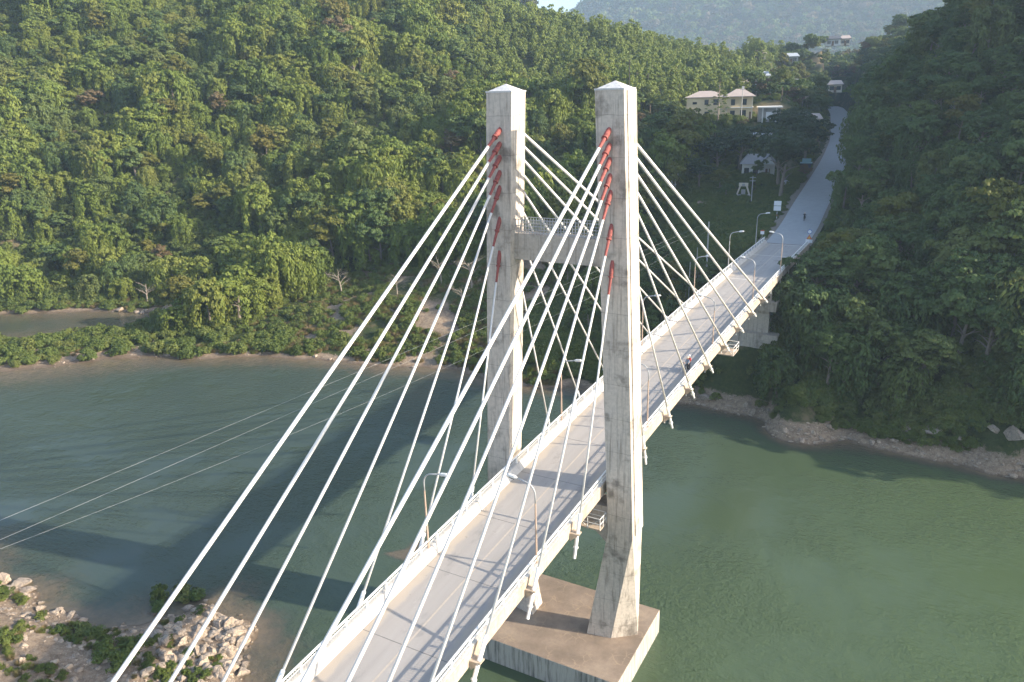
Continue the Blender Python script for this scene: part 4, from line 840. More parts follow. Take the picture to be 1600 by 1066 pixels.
V_BY = variants(BROAD[:3], M['leaf_yellow']); V_BR = variants(BROAD[3:5], M['leaf_red']); V_S = variants(SHRUB, M['leaf_shrub']); V_G = variants(GRASS, M['dry']); V_GG = variants(GRASS, M['leaf_shrub']); V_F = variants(FAR, M['leaf_far'])
V_VD = variants(VINE[:4], M['leaf_broad']); V_DV = variants(DENSE, M['leaf_broad']); V_VK = variants(VINE[4:], M['leaf_dark']); V_LD = variants(LAYER, M['leaf_dark'])
for me in TR+TRD: with_mat(me, M['bark'])
for me in TRP: with_mat(me, M['bark'])
for me in TB: with_mat(me, M['bark_pale'])

def scatter(x0, x1, y0, y1, step, mask, seed):
    """jittered grid points inside a mask(x,y,z)"""
    rs = np.random.RandomState(seed); xs = np.arange(x0, x1, step); ys = np.arange(y0, y1, step*.88)
    X, Y = np.meshgrid(xs, ys); X = X+(np.arange(len(ys)) % 2)[:, None]*step*.5
    X = (X+rs.uniform(-.36, .36, X.shape)*step).ravel(); Y = (Y+rs.uniform(-.36, .36, Y.shape)*step).ravel()
    Z = ground_z(X, Y); k = mask(X, Y, Z); return X[k], Y[k], Z[k], rs
camx, camy, camz = CAM
def in_view(X, Y, Z, pad=0.10):
    d = np.stack([X-camx, Y-camy, Z+4-camz], -1); f = d@np.array(fw); u = d@np.array(r2)/np.maximum(f, 1e-3); w = d@np.array(u2)/np.maximum(f, 1e-3)
    return (f > 5) & (np.abs(u) < .664+pad) & (w < .442+pad) & (w > -.442-pad)
def dist(X, Y, Z): return np.sqrt((X-camx)**2+(Y-camy)**2+(Z-camz)**2)

# one mesh of points drives the uncountable remainder (geometry nodes instances)
def gn_scatter(name, pts, protos, label, cat=None, kind='stuff', group=None):
    """pts: list of (x,y,z,scale,sz,rz,idx)"""
    P = np.array(pts, float); me = bpy.data.meshes.new(name); me.vertices.add(len(P)); me.vertices.foreach_set('co', P[:, :3].astype(np.float32).ravel())
    a = me.attributes.new('sc', 'FLOAT_VECTOR', 'POINT'); a.data.foreach_set('vector', np.c_[P[:, 3], P[:, 3], P[:, 4]].astype(np.float32).ravel())
    a = me.attributes.new('rot', 'FLOAT_VECTOR', 'POINT'); a.data.foreach_set('vector', np.c_[P[:, 5]*0, P[:, 5]*0, P[:, 5]].astype(np.float32).ravel())
    a = me.attributes.new('pick', 'INT', 'POINT'); a.data.foreach_set('value', P[:, 6].astype(np.int32))
    ob = link(me, name, None, None, label=label, cat=cat, group=group, kind=kind)
    col = bpy.data.collections.new(name+'_kinds')
    for i, p in enumerate(protos):
        q = bpy.data.objects.new('%s_kind_%02d' % (name, i), p); col.objects.link(q)
    ng = bpy.data.node_groups.new(name, 'GeometryNodeTree'); ng.interface.new_socket('Geometry', in_out='INPUT', socket_type='NodeSocketGeometry'); ng.interface.new_socket('Geometry', in_out='OUTPUT', socket_type='NodeSocketGeometry')
    nn = ng.nodes; gi = nn.new('NodeGroupInput'); go = nn.new('NodeGroupOutput'); ip = nn.new('GeometryNodeInstanceOnPoints'); ci = nn.new('GeometryNodeCollectionInfo')
    ci.inputs['Collection'].default_value = col; ci.inputs['Separate Children'].default_value = True; ci.inputs['Reset Children'].default_value = True
    def attr(nm, t):
        n = nn.new('GeometryNodeInputNamedAttribute'); n.data_type = t; n.inputs['Name'].default_value = nm
        return [o for o in n.outputs if o.enabled and o.name == 'Attribute'][0]
    lk = ng.links; lk.new(gi.outputs[0], ip.inputs['Points']); lk.new(ci.outputs[0], ip.inputs['Instance']); ip.inputs['Pick Instance'].default_value = True
    lk.new(attr('pick', 'INT'), ip.inputs['Instance Index']); lk.new(attr('rot', 'FLOAT_VECTOR'), ip.inputs['Rotation']); lk.new(attr('sc', 'FLOAT_VECTOR'), ip.inputs['Scale']); lk.new(ip.outputs[0], go.inputs[0])
    md = ob.modifiers.new('scatter', 'NODES'); md.node_group = ng; return ob

# ---- 1. the creeper-draped forest of the left hillside
def m_left(X, Y, Z):
    low = WATER+1.3+3.5*((X > -100) & (X < -25))
    plantation = (Y > 188) & (X > -140)
    terrace = (X > -105) & (Y < 92+0.12*(X+105)) 
    field = (X > -33) & (Y > 95) & (Y < 200)
    return (Z > low) & ~plantation & ~terrace & ~field & (X < -26) & (Y > 35) & (Y < 330+0*X) & ((X < -60) | (Y < 170))
X, Y, Z, rs = scatter(-330, -24, 35, 330, 5.3, m_left, 11)
gap = vnoise(X, Y, 13, 21); keep = (gap > .24) & in_view(X, Y, Z, .12); X, Y, Z, gap = X[keep], Y[keep], Z[keep], gap[keep]
big = (0.70+1.2*vnoise(X, Y, 19, 23))*(0.78+.5*rs.rand(len(X)))
fold = vnoise(X, Y, 34, 31)
order = np.argsort(dist(X, Y, Z)/big)
def where(x, y, z):
    az = math.degrees(math.atan2(camx-x, y-camy))
    h = 'at the hill foot' if z < -4 else 'on the low slope' if z < 8 else 'on the middle slope' if z < 28 else 'on the upper slope' if z < 50 else 'near the hilltop'
    w = 'at the far left' if az > 58 else 'above the river spit' if az > 52 else 'left of the long stays' if az > 45 else 'behind the long stays' if az > 38 else 'left of the towers' if az > 31.5 else 'behind the towers'
    return h+' '+w
def size_word(s, sz):
    return ('huge' if s > 1.5 else 'large' if s > 1.2 else 'middling' if s > .9 else 'small')+(' tall' if sz > s*1.18 else ' squat' if sz < s*.88 else '')
zone = lambda x, y, z: ('at the foot of the left hillside' if z < -4 else 'low on the left hillside' if z < 12 else 'halfway up the left hillside' if z < 40 else 'high on the left hillside')
rest = []; ALLV = V_V+V_VD
for n_, i in enumerate(order):
    k = rs.randint(0, 8); hue = vnoise(X[i], Y[i], 26, 29); sz = big[i]*rs.uniform(.75, 1.35); yy = rs.rand()
    if n_ < 300:
        x, y, z = float(X[i]), float(Y[i]), float(Z[i]-.3)
        rz_ = rs.uniform(0, 6.28)
        if yy < .78: me, nm, lab = (ALLV[k] if hue < .6 else V_V[k]), 'creeper_draped_tree', size_word(big[i], sz)+' creeper-draped tree '+where(x, y, z)
        elif yy < .93: me, nm, lab = V_B[k % 6], 'broadleaf_tree', size_word(big[i], sz)+' round-crowned tree '+where(x, y, z)
        elif yy < .985: me, nm, lab = V_BY[k % 3], 'broadleaf_tree', size_word(big[i], sz)+' yellow-green tree '+where(x, y, z)
        else: me, nm, lab = V_BR[k % 2], 'broadleaf_tree', size_word(big[i], sz)+' russet tree '+where(x, y, z)
        Proto(nm, me, TR[k % 3], None, None).place(x, y, z, (float(big[i]), float(big[i]), float(sz)), rz_, lab, 'tree', lab.replace('tree', 'trees', 1))
    else:
        pk = k if yy < .62 else (8+k % 4 if yy < .78 else 12+k % 6 if yy < .93 else 18+k % 3 if yy < .985 else 21+k % 2)
        rest.append((X[i], Y[i], Z[i]-.3, big[i], sz, rs.uniform(0, 6.28), pk))
gn_scatter('forest', rest, V_V+V_VD+V_B+V_BY+V_BR, 'dense creeper-hung jungle covering the upper left hillside', 'forest')
# undergrowth that closes the forest floor
X, Y, Z, rs = scatter(-330, -24, 40, 330, 2.6, m_left, 12); k = in_view(X, Y, Z, .1); X, Y, Z = X[k], Y[k], Z[k]
gn_scatter('undergrowth', [(x, y, z-.1, s, s*1.2, r, p) for x, y, z, s, r, p in zip(X, Y, Z, rs.uniform(1.1, 2.2, len(X)), rs.uniform(0, 6.28, len(X)), rs.randint(0, 4, len(X)))], V_S, 'bushy undergrowth between the hillside trees', 'undergrowth')

# ---- 2. the pale plantation on the hill behind the towers
def m_plant(X, Y, Z): return (Y > 186) & (X > -150-.8*np.clip(Y-300, 0, 200)) & (X < -50-0.0*Y) & (Y < 430) & (Z > 14) & ~((X > -52) & (Y < 195)) | ((X > -50) & (X < -40) & (Y > 205) & (Y < 300))
X, Y, Z, rs = scatter(-240, -38, 186, 430, 3.0, m_plant, 13); X = X+2.6*(vnoise(X, Y, 8, 91)-.5)*2; Y = Y+2.6*(vnoise(X, Y, 7, 92)-.5)*2; Z = ground_z(X, Y); k = in_view(X, Y, Z, .06); X, Y, Z = X[k], Y[k], Z[k]
order = np.argsort(dist(X, Y, Z)); rest = []
for n_, i in enumerate(order):
    s = rs.uniform(.65, 1.25)*(.85+.35*vnoise(X[i], Y[i], 14, 93)); sz = s*rs.uniform(.8, 1.15); k = rs.randint(0, 5)
    if n_ < 290:
        az_ = math.degrees(math.atan2(camx-X[i], Y[i]-camy)); lab = ('tall' if sz > .95 else 'short' if sz < .8 else 'middling')+' slim plantation tree '+('on the lower slope' if Z[i] < 26 else 'on the middle slope' if Z[i] < 33 else 'on the upper slope')+(' left of the towers' if az_ > 31 else ' between the tower heads' if az_ > 27.5 else ' behind the right tower' if az_ > 23 else ' toward the villa')
        Proto('plantation_tree', V_P[k], TRP[k % 2], None, None).place(float(X[i]), float(Y[i]), float(Z[i]-.2), (s, s, sz), rs.uniform(0, 6.28), lab, 'tree', lab.replace('tree', 'trees', 1))
    else: rest.append((X[i], Y[i], Z[i]-.2, s, sz, rs.uniform(0, 6.28), k))
gn_scatter('plantation', rest, V_P, 'light green plantation covering the hill up to the ridge', 'plantation')

# ---- 3. the shaded right hillside
def m_right(X, Y, Z):
    rd, _ = road_near(X, Y)
    return (X > 5.5) & (Z > WATER+3.2) & (Y > 59) & (Y < 330) & (rd > 6.3) & ~((X < 7.5) & (Y < 104) & (Z > -9)) & ~((X < 10) & (Y < 108) & (Y > 84))
X, Y, Z, rs = scatter(5, 150, 58, 330, 5.0, m_right, 14); rn = vnoise(X, Y, 20, 41)
vis = in_view(X, Y, Z, .08); order = np.argsort(dist(X, Y, Z)+np.where(vis, 0, 1e4)); rest = []; cnt = 0
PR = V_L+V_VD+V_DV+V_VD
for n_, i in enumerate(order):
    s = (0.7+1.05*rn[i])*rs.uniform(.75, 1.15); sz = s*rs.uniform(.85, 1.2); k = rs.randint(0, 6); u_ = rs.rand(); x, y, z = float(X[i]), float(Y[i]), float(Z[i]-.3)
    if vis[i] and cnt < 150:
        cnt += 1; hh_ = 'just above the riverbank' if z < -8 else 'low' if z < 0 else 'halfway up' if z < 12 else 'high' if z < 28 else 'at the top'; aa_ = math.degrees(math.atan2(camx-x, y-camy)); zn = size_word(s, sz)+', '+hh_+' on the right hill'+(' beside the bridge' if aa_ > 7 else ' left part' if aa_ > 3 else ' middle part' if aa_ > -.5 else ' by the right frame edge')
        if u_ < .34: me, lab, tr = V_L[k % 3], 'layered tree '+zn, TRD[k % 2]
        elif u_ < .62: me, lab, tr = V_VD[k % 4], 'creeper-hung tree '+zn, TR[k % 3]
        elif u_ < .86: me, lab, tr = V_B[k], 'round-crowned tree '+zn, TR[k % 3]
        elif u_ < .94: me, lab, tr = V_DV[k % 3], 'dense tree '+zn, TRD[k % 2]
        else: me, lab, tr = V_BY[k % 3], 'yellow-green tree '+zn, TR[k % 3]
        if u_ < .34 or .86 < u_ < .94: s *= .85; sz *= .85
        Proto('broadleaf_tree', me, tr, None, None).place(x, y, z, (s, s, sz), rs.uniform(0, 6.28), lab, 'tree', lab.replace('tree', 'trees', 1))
    else: rest.append((x, y, z, s, sz, rs.uniform(0, 6.28), rs.randint(0, len(PR))))  # unseen trees outside the frame go in here too, added for their shade
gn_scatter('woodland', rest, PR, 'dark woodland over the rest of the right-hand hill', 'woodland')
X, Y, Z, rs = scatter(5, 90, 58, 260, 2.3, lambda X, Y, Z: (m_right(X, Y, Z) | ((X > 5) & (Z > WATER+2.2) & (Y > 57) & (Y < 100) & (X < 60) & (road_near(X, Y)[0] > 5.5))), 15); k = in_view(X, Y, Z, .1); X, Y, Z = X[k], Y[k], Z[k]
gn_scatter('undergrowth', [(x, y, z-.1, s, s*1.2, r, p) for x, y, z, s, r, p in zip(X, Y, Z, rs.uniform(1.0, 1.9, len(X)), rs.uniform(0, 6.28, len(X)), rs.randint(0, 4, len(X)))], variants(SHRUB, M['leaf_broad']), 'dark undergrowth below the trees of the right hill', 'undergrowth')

# ---- 4. field, village and valley trees
ALL4 = {'v': V_V, 'b': V_B, 'd': V_D, 'l': V_LD, 'y': V_BY, 'r': V_BR, 'D': V_DV, 'p': V_P}
def one(kind, x, y, s, label, sz=None, name=None, tr=None, seed=0, dz_=0.0):
    rr = random.Random(seed+int(x*13+y*7)); me = ALL4[kind][rr.randrange(len(ALL4[kind]))]; tk = tr or (TRD if kind in 'dlD' else TRP if kind == 'p' else TR)
    return Proto(name or 'broadleaf_tree', me, tk[rr.randrange(len(tk))], None, None).place(x, y, float(ground_z(np.array([x]), np.array([y]))[0])-.2+dz_, (s, s, sz or s), rr.uniform(0, 6.28), label, 'tree', None)
one('d', -9.6, 141.5, 1.75, 'biggest dark tree beside the road, hiding part of it', 1.7)
one('d', -11.8, 149.5, 1.7, 'dark tree behind the biggest roadside tree', 1.6)
one('d', -9.4, 171, 1.7, 'dark dense tree overhanging the left edge of the road', 1.35)
one('d', -14.5, 176, 1.6, 'second dark dense tree left of the upper road', 1.2)
one('d', -24.5, 161.5, 1.5, 'dark tree standing close left of the white gabled house', 1.3)
one('d', -29.5, 158.5, 1.45, 'wide dark tree two crowns left of the white gabled house', 1.0)
one('b', -17.6, 152.0, .6, 'small spreading tree in front of the white gabled house', .75)
one('y', -25.5, 146.2, .85, 'bright flat-topped tree left of the monument', .75)
one('b', -22.4, 140.6, .62, 'small rounded tree at the back edge of the field', .6)
one('l', -31.5, 148, 1.0, 'broad dark layered tree left of the bright flat-topped tree', 1.0)
one('d', -38.5, 152, .9, 'dark tree behind the transformer poles', .9)
one('l', -36, 160, 1.1, 'wide dark layered crown above the transformer poles', .9)
one('y', -29.3, 165, .9, 'sunlit yellow-green tree below the villa', .9)
one('y', -36.5, 168, .95, 'sunlit yellow-green tree left below the villa', 1.0)
one('v', -42, 172, 1.0, 'sunlit creeper-hung tree under the left wing of the villa', 1.0)
one('v', -46, 165, 1.05, 'sunlit creeper-hung tree left of the villa garden', 1.05)
one('b', -40, 163, .9, 'mid green tree below the villa garden', .9)
one('b', -48, 178, 1.0, 'mid green tree touching the left wing of the villa', 1.1)
one('r', -28.5, 179.5, .55, 'russet bush-like tree at the foot of the villa', .5)
one('d', -21.5, 181, .6, 'low dark tree in front of the grey annex', .5)
one('y', -9.5, 196, .85, 'yellowish tree beyond the bend above the dark roadside tree', .9)
one('r', -7.2, 158.5, .55, 'pale russet tree beside the road above the biggest tree', .6)
one('r', -33, 250, 1.1, 'russet tree on the slope behind the dirt bank', 1.1)
one('r', -40, 262, 1.2, 'pale russet tree high behind the dirt bank', 1.2)
one('d', -26, 252, 1.0, 'dark tree right of the russet trees behind the dirt bank', 1.1)
one('v', -44, 134, .9, 'creeper-hung tree near the left edge of the field', .9)
one('y', -18.5, 88, .95, 'sunlit yellow-green tree rising beyond the deck right of the tower', 1.0)
one('y', -14.2, 77, .7, 'small sunlit yellow-green tree right of the tower', .7)
one('b', -24, 80, .95, 'green tree seen between the towers above the river', .95)
one('b', -30, 74, .9, 'green tree seen between the towers near the water', .9)
one('b', -21, 70, .8, 'low green tree under the left stays by the water', .7)
one('v', -34, 84, 1.0, 'creeper-hung tree behind the left tower', 1.0)
one('b', -43, 92, .9, 'green tree just left of the left tower', .9)
# tall pine-like tree in front of the villa
pn = np.random.RandomState(77); zz = np.linspace(5.5, 18.5, 60); rr_ = (18.8-zz)*.30*(pn.rand(60)*.6+.5)+.3; aa = pn.uniform(0, 6.28, 60)
Vp, Fp = leaves(pn, np.c_[np.cos(aa)*rr_, np.sin(aa)*rr_, zz, pn.uniform(.45, .8, 60)], 2600, .2, .4, .1, .45, (0, 0, 10))
pine = np_mesh('crown', Vp, Fp); pine.materials.append(M['leaf_broad'])
pt = MB().tube([(0, 0, -.5), (.1, 0, 9), (0, .1, 18.5)], [.3, .2, .05], 8); 
for k in range(26):
    a = k*2.4; z_ = 5.5+k*.48; r_ = (18.8-z_)*.28; pt.tube([(0, 0, z_), (math.cos(a)*r_, math.sin(a)*r_, z_+.3)], [.06, .02], 4)
ptm = pt.mesh('trunk'); ptm.materials.append(M['bark_pale'])
Proto('pine_tree', pine, ptm, None, None).place(-35.4, 178.2, 15.6, 1.0, 0, 'tall thin pine-like tree with bare pale trunk before the villa', 'tree', None)
# palms
def palm(x, y, h, label):
    t = empty('palm_tree', (x, y, hz(x, y)-.2), 0, label, 'tree', None); MB().tube([(0, 0, 0), (.15, 0, h*.5), (.1, .1, h)], [.18, .14, .12], 7).obj('trunk', M['bark'], t)
    m = MB()
    for k in range(16):
        a = k*.3927*1.01+.2*(k % 2); P = []
        for q in range(7):
            t_ = q/6; P.append(Vector((math.cos(a)*2.4*t_+.1, math.sin(a)*2.4*t_+.1, h+1.1*t_*(1-t_)*2.2-1.3*t_*t_*(1 if k % 2 else .3))))
        for q in range(6):
            w = .32*(1-q/7); n_ = Vector((-math.sin(a), math.cos(a), 0))*w; m.add([P[q]-n_-Vector((0, 0, .15)), P[q], P[q+1], P[q+1]-n_*.85-Vector((0, 0, .15))], [(0, 1, 2, 3)]); m.add([P[q], P[q]+n_-Vector((0, 0, .15)), P[q+1]+n_*.85-Vector((0, 0, .15)), P[q+1]], [(0, 1, 2, 3)])
    m.obj('fronds', M['leaf_broad'], t)
palm(-24.5, 212, 4.5, 'palm with round head right behind the dirt bank'); palm(-19.8, 198, 5.0, 'palm with bare pole-like trunk at the right end of the dirt bank'); palm(-34.5, 172.5, 3.2, 'low arching palm below the villa')
# smaller scattered village and valley trees
def m_val(X, Y, Z):
    rd, _ = road_near(X, Y); ok = (rd > 7) & (X < 40) & (X > -60) & (Y > 60) & (Y < 470)
    field = (X > -34) & (X < 2) & (Y > 93) & (Y < 147)
    for px_, py_, pr_, pz_ in PADS: ok &= np.hypot(X-px_, Y-py_) > pr_+1.5
    front = (X > -36) & (X < -8) & (Y > 146) & (Y < 186)
    dirt_ = (np.hypot((X+25)/10, (Y-205)/10) < 1)
    return ok & ~field & ~front & ~dirt_ & (Z > WATER+4) & (X < 5+0*X) & ~((X < -26) & (Y < 150) & (X > -200) & (Y < 92)) & ~((X < -26) & (Y < 150) & (X < -44)) & ~((X < -38) & (Y > 185) & (Y < 300)) & ~(np.hypot((X+34)/8, (Y-250)/8) < 1) & ~(np.hypot((X+30)/11, (Y-342)/9) < 1) & ~((np.abs(X) < 8) & (Y < 100))
X, Y, Z, rs = scatter(-60, 38, 60, 470, 5.6, m_val, 16); k = in_view(X, Y, Z, .04); X, Y, Z = X[k], Y[k], Z[k]; order = np.argsort(dist(X, Y, Z))
gn_scatter('woodland', [(X[i], Y[i], Z[i]-.2, 1.0, rs.uniform(.8, 1.2), rs.uniform(0, 6), rs.randint(0, 14)) for i in order[70:]], V_B+V_DV+V_BR+V_BY, 'trees of the far valley beyond the village', 'woodland')
for n_, i in enumerate(order[:70]):
    u_ = rs.rand(); x, y = float(X[i]), float(Y[i]); s = rs.uniform(.55, .95)
    zn = 'behind the left parapet beyond the tower' if y < 100 else 'around the edge of the field' if y < 160 else 'beside the upper road' if y < 230 else 'on the valley slope beyond the village' if y < 330 else 'on the far valley ridge'
    kd, ad = ('b', 'mid green rounded') if u_ < .45 else ('d', 'dark dense') if u_ < .68 else ('r', 'russet half-bare') if u_ < .82 else ('y', 'yellow-green') if u_ < .9 else ('v', 'creeper-hung')
    if y < 160 and kd == 'r': kd, ad = 'b', 'mid green rounded'
    t = one(kd, x, y, s*(.8 if kd == 'd' else 1), ad+' tree '+zn, s*rs.uniform(.8, 1.1), seed=n_); t['group'] = ad+' trees '+zn
one('D', 7.5, 262, 1.25, 'tall green-crowned tree on the skyline right of the road', 1.35); one('y', 5.5, 240, 1.3, 'large yellow-tinted tree under the skyline tree', 1.3)
one('y', 11.5, 80.5, 1.5, 'big pale yellow-green tree with visible limbs just right of the bridge end', 1.75); one('D', 15.5, 77, 1.3, 'green layered tree right of the pale tree at the bridge end', 1.6)
one('y', 19.5, 96, 1.5, 'yellow-green wide tree catching light in the middle of the right slope', 1.6)
X, Y, Z, rs = scatter(-420, 190, 440, 900, 9, lambda X, Y, Z: Z > 0, 17); k = in_view(X, Y, Z, .02); X1, Y1, Z1 = X[k], Y[k], Z[k]
X, Y, Z, rs = scatter(-900, 320, 900, 1500, 16, lambda X, Y, Z: Z > 0, 18); k = in_view(X, Y, Z, .02); X1, Y1, Z1 = np.r_[X1, X[k]], np.r_[Y1, Y[k]], np.r_[Z1, Z[k]]
X, Y, Z, rs = scatter(-1300, 500, 1500, 2500, 17, lambda X, Y, Z: Z > 70, 19); k = in_view(X, Y, Z, .02); X, Y, Z = np.r_[X1, X[k]], np.r_[Y1, Y[k]], np.r_[Z1, Z[k]]
gn_scatter('far_forest', [(x, y, z-.5, s*(1 if y < 900 else 1.4 if y < 1500 else 2.2), s*(1 if y < 900 else 1.4 if y < 1500 else 2.0), r, p) for x, y, z, s, r, p in zip(X, Y, Z, rs.uniform(1.1, 2.2, len(X)), rs.uniform(0, 6.28, len(X)), rs.randint(0, 8, len(X)))], V_F+variants(FAR, M['leaf_broad']), 'hazy forest on the distant mountain', 'forest')
print('far trees', len(X))

# ---- 5. bare trees, shrubs, grasses on the banks
def bare(i, x, y, s, label): Proto('bare_tree', None, TB[i % 4], None, None, tname='branches').place(x, y, float(ground_z(np.array([x]), np.array([y]))[0])-.1, s, i*1.7, label, 'bare tree', None)
for i, (x, y, s, l) in enumerate([(-143, 62, 1.2, 'leafless pale tree leaning at the forest foot left of the boulder'), (-108, 77, 1.3, 'leafless tree by the earth bank at the forest foot'), (-95, 79, 1.2, 'slender bare tree on the grassy terrace left'),
        (-116, 52, .8, 'small bare tree on the gravel spit'), (-78, 78, 1.0, 'bare tree on the terrace behind the long stays'), (-70, 84, 1.2, 'pale bare tree behind the upper left stays'), (-62, 84, 1.4, 'branching bare tree just left of the left tower'),
        (-59, 75, 1.1, 'lower bare tree left of the left tower'), (10.2, 77, 1.35, 'pale bare tree among green crowns right of the bridge end'), (12.6, 74, 1.1, 'second pale bare tree right of the bridge end'), (21.5, 88, 1.1, 'brown bare tree in the shade of the right slope'), (-36, 228, 1.6, 'pale leafless tree above the dirt bank'), (18, 105, 1.2, 'bare limbs showing in the right slope canopy')]): bare(i, x, y, s, l)
def bank_pts(n, seed, box, mask):
    rs = np.random.RandomState(seed); X = rs.uniform(box[0], box[1], n*6); Y = rs.uniform(box[2], box[3], n*6); Z = ground_z(X, Y); k = mask(X, Y, Z) & in_view(X, Y, Z, .05)
    return X[k][:n], Y[k][:n], Z[k][:n], rs
AB = lambda X, Y, Z: Z > WATER+.25
# spit of bushes in the river (left)
X, Y, Z, rs = bank_pts(250, 31, (-178, -85, 18, 58), lambda X, Y, Z: (Z > WATER+.08)); extra = []
for n_, (x, y, z) in enumerate(zip(X, Y, Z)):
    s = rs.uniform(1.1, 2.3)
    if n_ > 125: extra.append((x, y, z-.05, s, s*rs.uniform(.75, 1.1), rs.uniform(0, 6.28), rs.randint(4))); continue
    lab = ('big' if s > 2.2 else 'middling' if s > 1.7 else 'small')+' leafy bush '+('facing the river' if y < 20+(x+175)*.42 else 'on the backwater side')+(' at the left end of the spit' if x < -145 else ' midway along the spit' if x < -122 else ' at the landward end of the spit')
    t = empty('bush', (x, y, z-.05), rs.uniform(0, 6.28), lab, 'bush', lab.replace('bush', 'bushes')); t.scale = (s, s, s*rs.uniform(.75, 1.1)); link(V_S[rs.randint(4)], 'foliage', None, t)
gn_scatter('bushes', extra, V_S, 'thick low bushes filling the river spit', 'bushes')
# terrace left of the tower
X, Y, Z, rs = bank_pts(170, 32, (-105, -30, 50, 98), lambda X, Y, Z: (Z > WATER+.5) & (vnoise(X, Y, 5, 61) > .38)); X, Y, Z = X[:95], Y[:95], Z[:95]
for x, y, z in zip(X, Y, Z):
    s = rs.uniform(.7, 1.6); near_ = y < 62
    lab = 'leafy bush along the far waterline left of the towers' if near_ else 'leafy bush on the terrace behind the long stays'
    t = empty('bush', (x, y, z-.05), rs.uniform(0, 6.28), lab, 'bush', 'bushes along the far waterline' if near_ else 'bushes on the terrace'); t.scale = (s, s, s*rs.uniform(.7, 1.2)); link(V_S[rs.randint(4)], 'foliage', None, t)
def gscat(name, n, seed, box, mask, protos, s0, s1, label, cat='grass', hz_=1.0):
    X, Y, Z, rs = bank_pts(n, seed, box, mask)
    gn_scatter(name, [(x, y, z-.03, s, s*hz_, r, p) for x, y, z, s, r, p in zip(X, Y, Z, rs.uniform(s0, s1, len(X)), rs.uniform(0, 6.28, len(X)), rs.randint(0, len(protos), len(X)))], protos, label, cat)
gscat('ground_cover', 5600, 33, (-175, -25, 18, 100), lambda X, Y, Z: (Z > WATER+.4) & (vnoise(X, Y, 4, 62) > .40) & ~m_left(X, Y, Z), V_G+V_G+V_GG+V_S[:3], .6, 1.4, 'dry and green grass tufts along the far left bank')
gscat('ground_cover', 9000, 34, (-45, 6, 60, 160), lambda X, Y, Z: (Z > WATER+.8) & (road_near(X, Y)[0] > 5.5) & (np.abs(X) > 4.6) & (np.hypot(X+18.7, Y-143.5) > 3), V_GG+V_S+V_S, .5, 1.25, 'rough green growth on the field beside the bridge end')
gscat('ground_cover', 3500, 35, (4, 62, 56, 100), lambda X, Y, Z: (Z > WATER+1.2) & (road_near(X, Y)[0] > 5) & (vnoise(X, Y, 4, 63) > .4), V_GG+V_S, .6, 1.3, 'scrubby green growth along the right riverbank')
gscat('ground_cover', 3500, 36, (-60, 20, 150, 330), lambda X, Y, Z: (road_near(X, Y)[0] > 6) & (np.hypot((X+25)/10, (Y-205)/8) > 1), V_GG+V_S, .9, 1.7, 'green scrub between the village houses')
X, Y, Z, rs = bank_pts(70, 37, (-14, 45, 56, 67), lambda X, Y, Z: (Z > WATER+.7))
for x, y, z in zip(X, Y, Z):
    s = rs.uniform(.7, 1.4); t = empty('bush', (x, y, z-.05), rs.uniform(0, 6.28), 'dark bush on the right bank above the waterline', 'bush', 'dark bushes on the right bank'); t.scale = (s, s, s*.9); link(V_S[rs.randint(4)], 'foliage', None, t)
# bushes on the near rocks
NB = [(-57.5, -21.5, 1.5, 'yellow-green bush behind the big left rock'), (-54.5, -21.0, 1.1, 'green bush right of the big left rock'), (-52.0, -20.6, .8, 'green bush beside the shaded stones lower left'), (-41.2, -20.8, 1.25, 'large dark bush on the near bank'), (-39.6, -20.6, 1.0, 'dark bush right against the longest stay'),
      (-42.8, -22.0, .8, 'dark bush left of the large dark bush'), (-34.2, -20.6, 1.4, 'sunlit bush between the two lowest stays'), (-35.6, -22.2, 1.3, 'sunlit bush low between the stays'), (-33.0, -22.4, 1.4, 'small sunlit bush among tan boulders'), (-39.6, -13.4, 1.0, 'thin tall bush growing on the midstream stones'), (-37.6, -12.2, 1.5, 'dark green bush on the midstream rocks'), (-36.4, -11.6, 1.2, 'dark green bush right of the midstream rocks'),
      (-48, -25, .8, 'low bush on the shaded gravel bank'), (-53, -26, .8, 'low bush at the lower left corner'), (-46.5, -21.5, .8, 'small bush among grey stones'), (-38.2, -14.6, 1.1, 'dark bush trailing into the water'), (-29.5, -18.0, .7, 'small green tuft on the tan rocks'), (-44.5, -26.5, 1.2, 'bush at the lower edge under the longest stay')]
for k, (x, y, s, l) in enumerate(NB):
    t = empty('bush', (x, y, max(float(ground_z(np.array([x]), np.array([y]))[0]), WATER)-.1), k*1.3, l, 'bush'); t.scale = (s, s, s*(1.6 if 'tall' in l else .9)); link((V_S if 'dark' not in l else variants(SHRUB[:1], M['leaf_broad']))[k % 4 if 'dark' not in l else 0], 'foliage', None, t)
gscat('ground_cover', 380, 38, (-62, -18, -34, -12), lambda X, Y, Z: (Z > WATER+.35) & (vnoise(X, Y, 3, 64) > .52), V_GG+V_G+V_S, .25, .6, 'green tufts among the stones of the near bank')

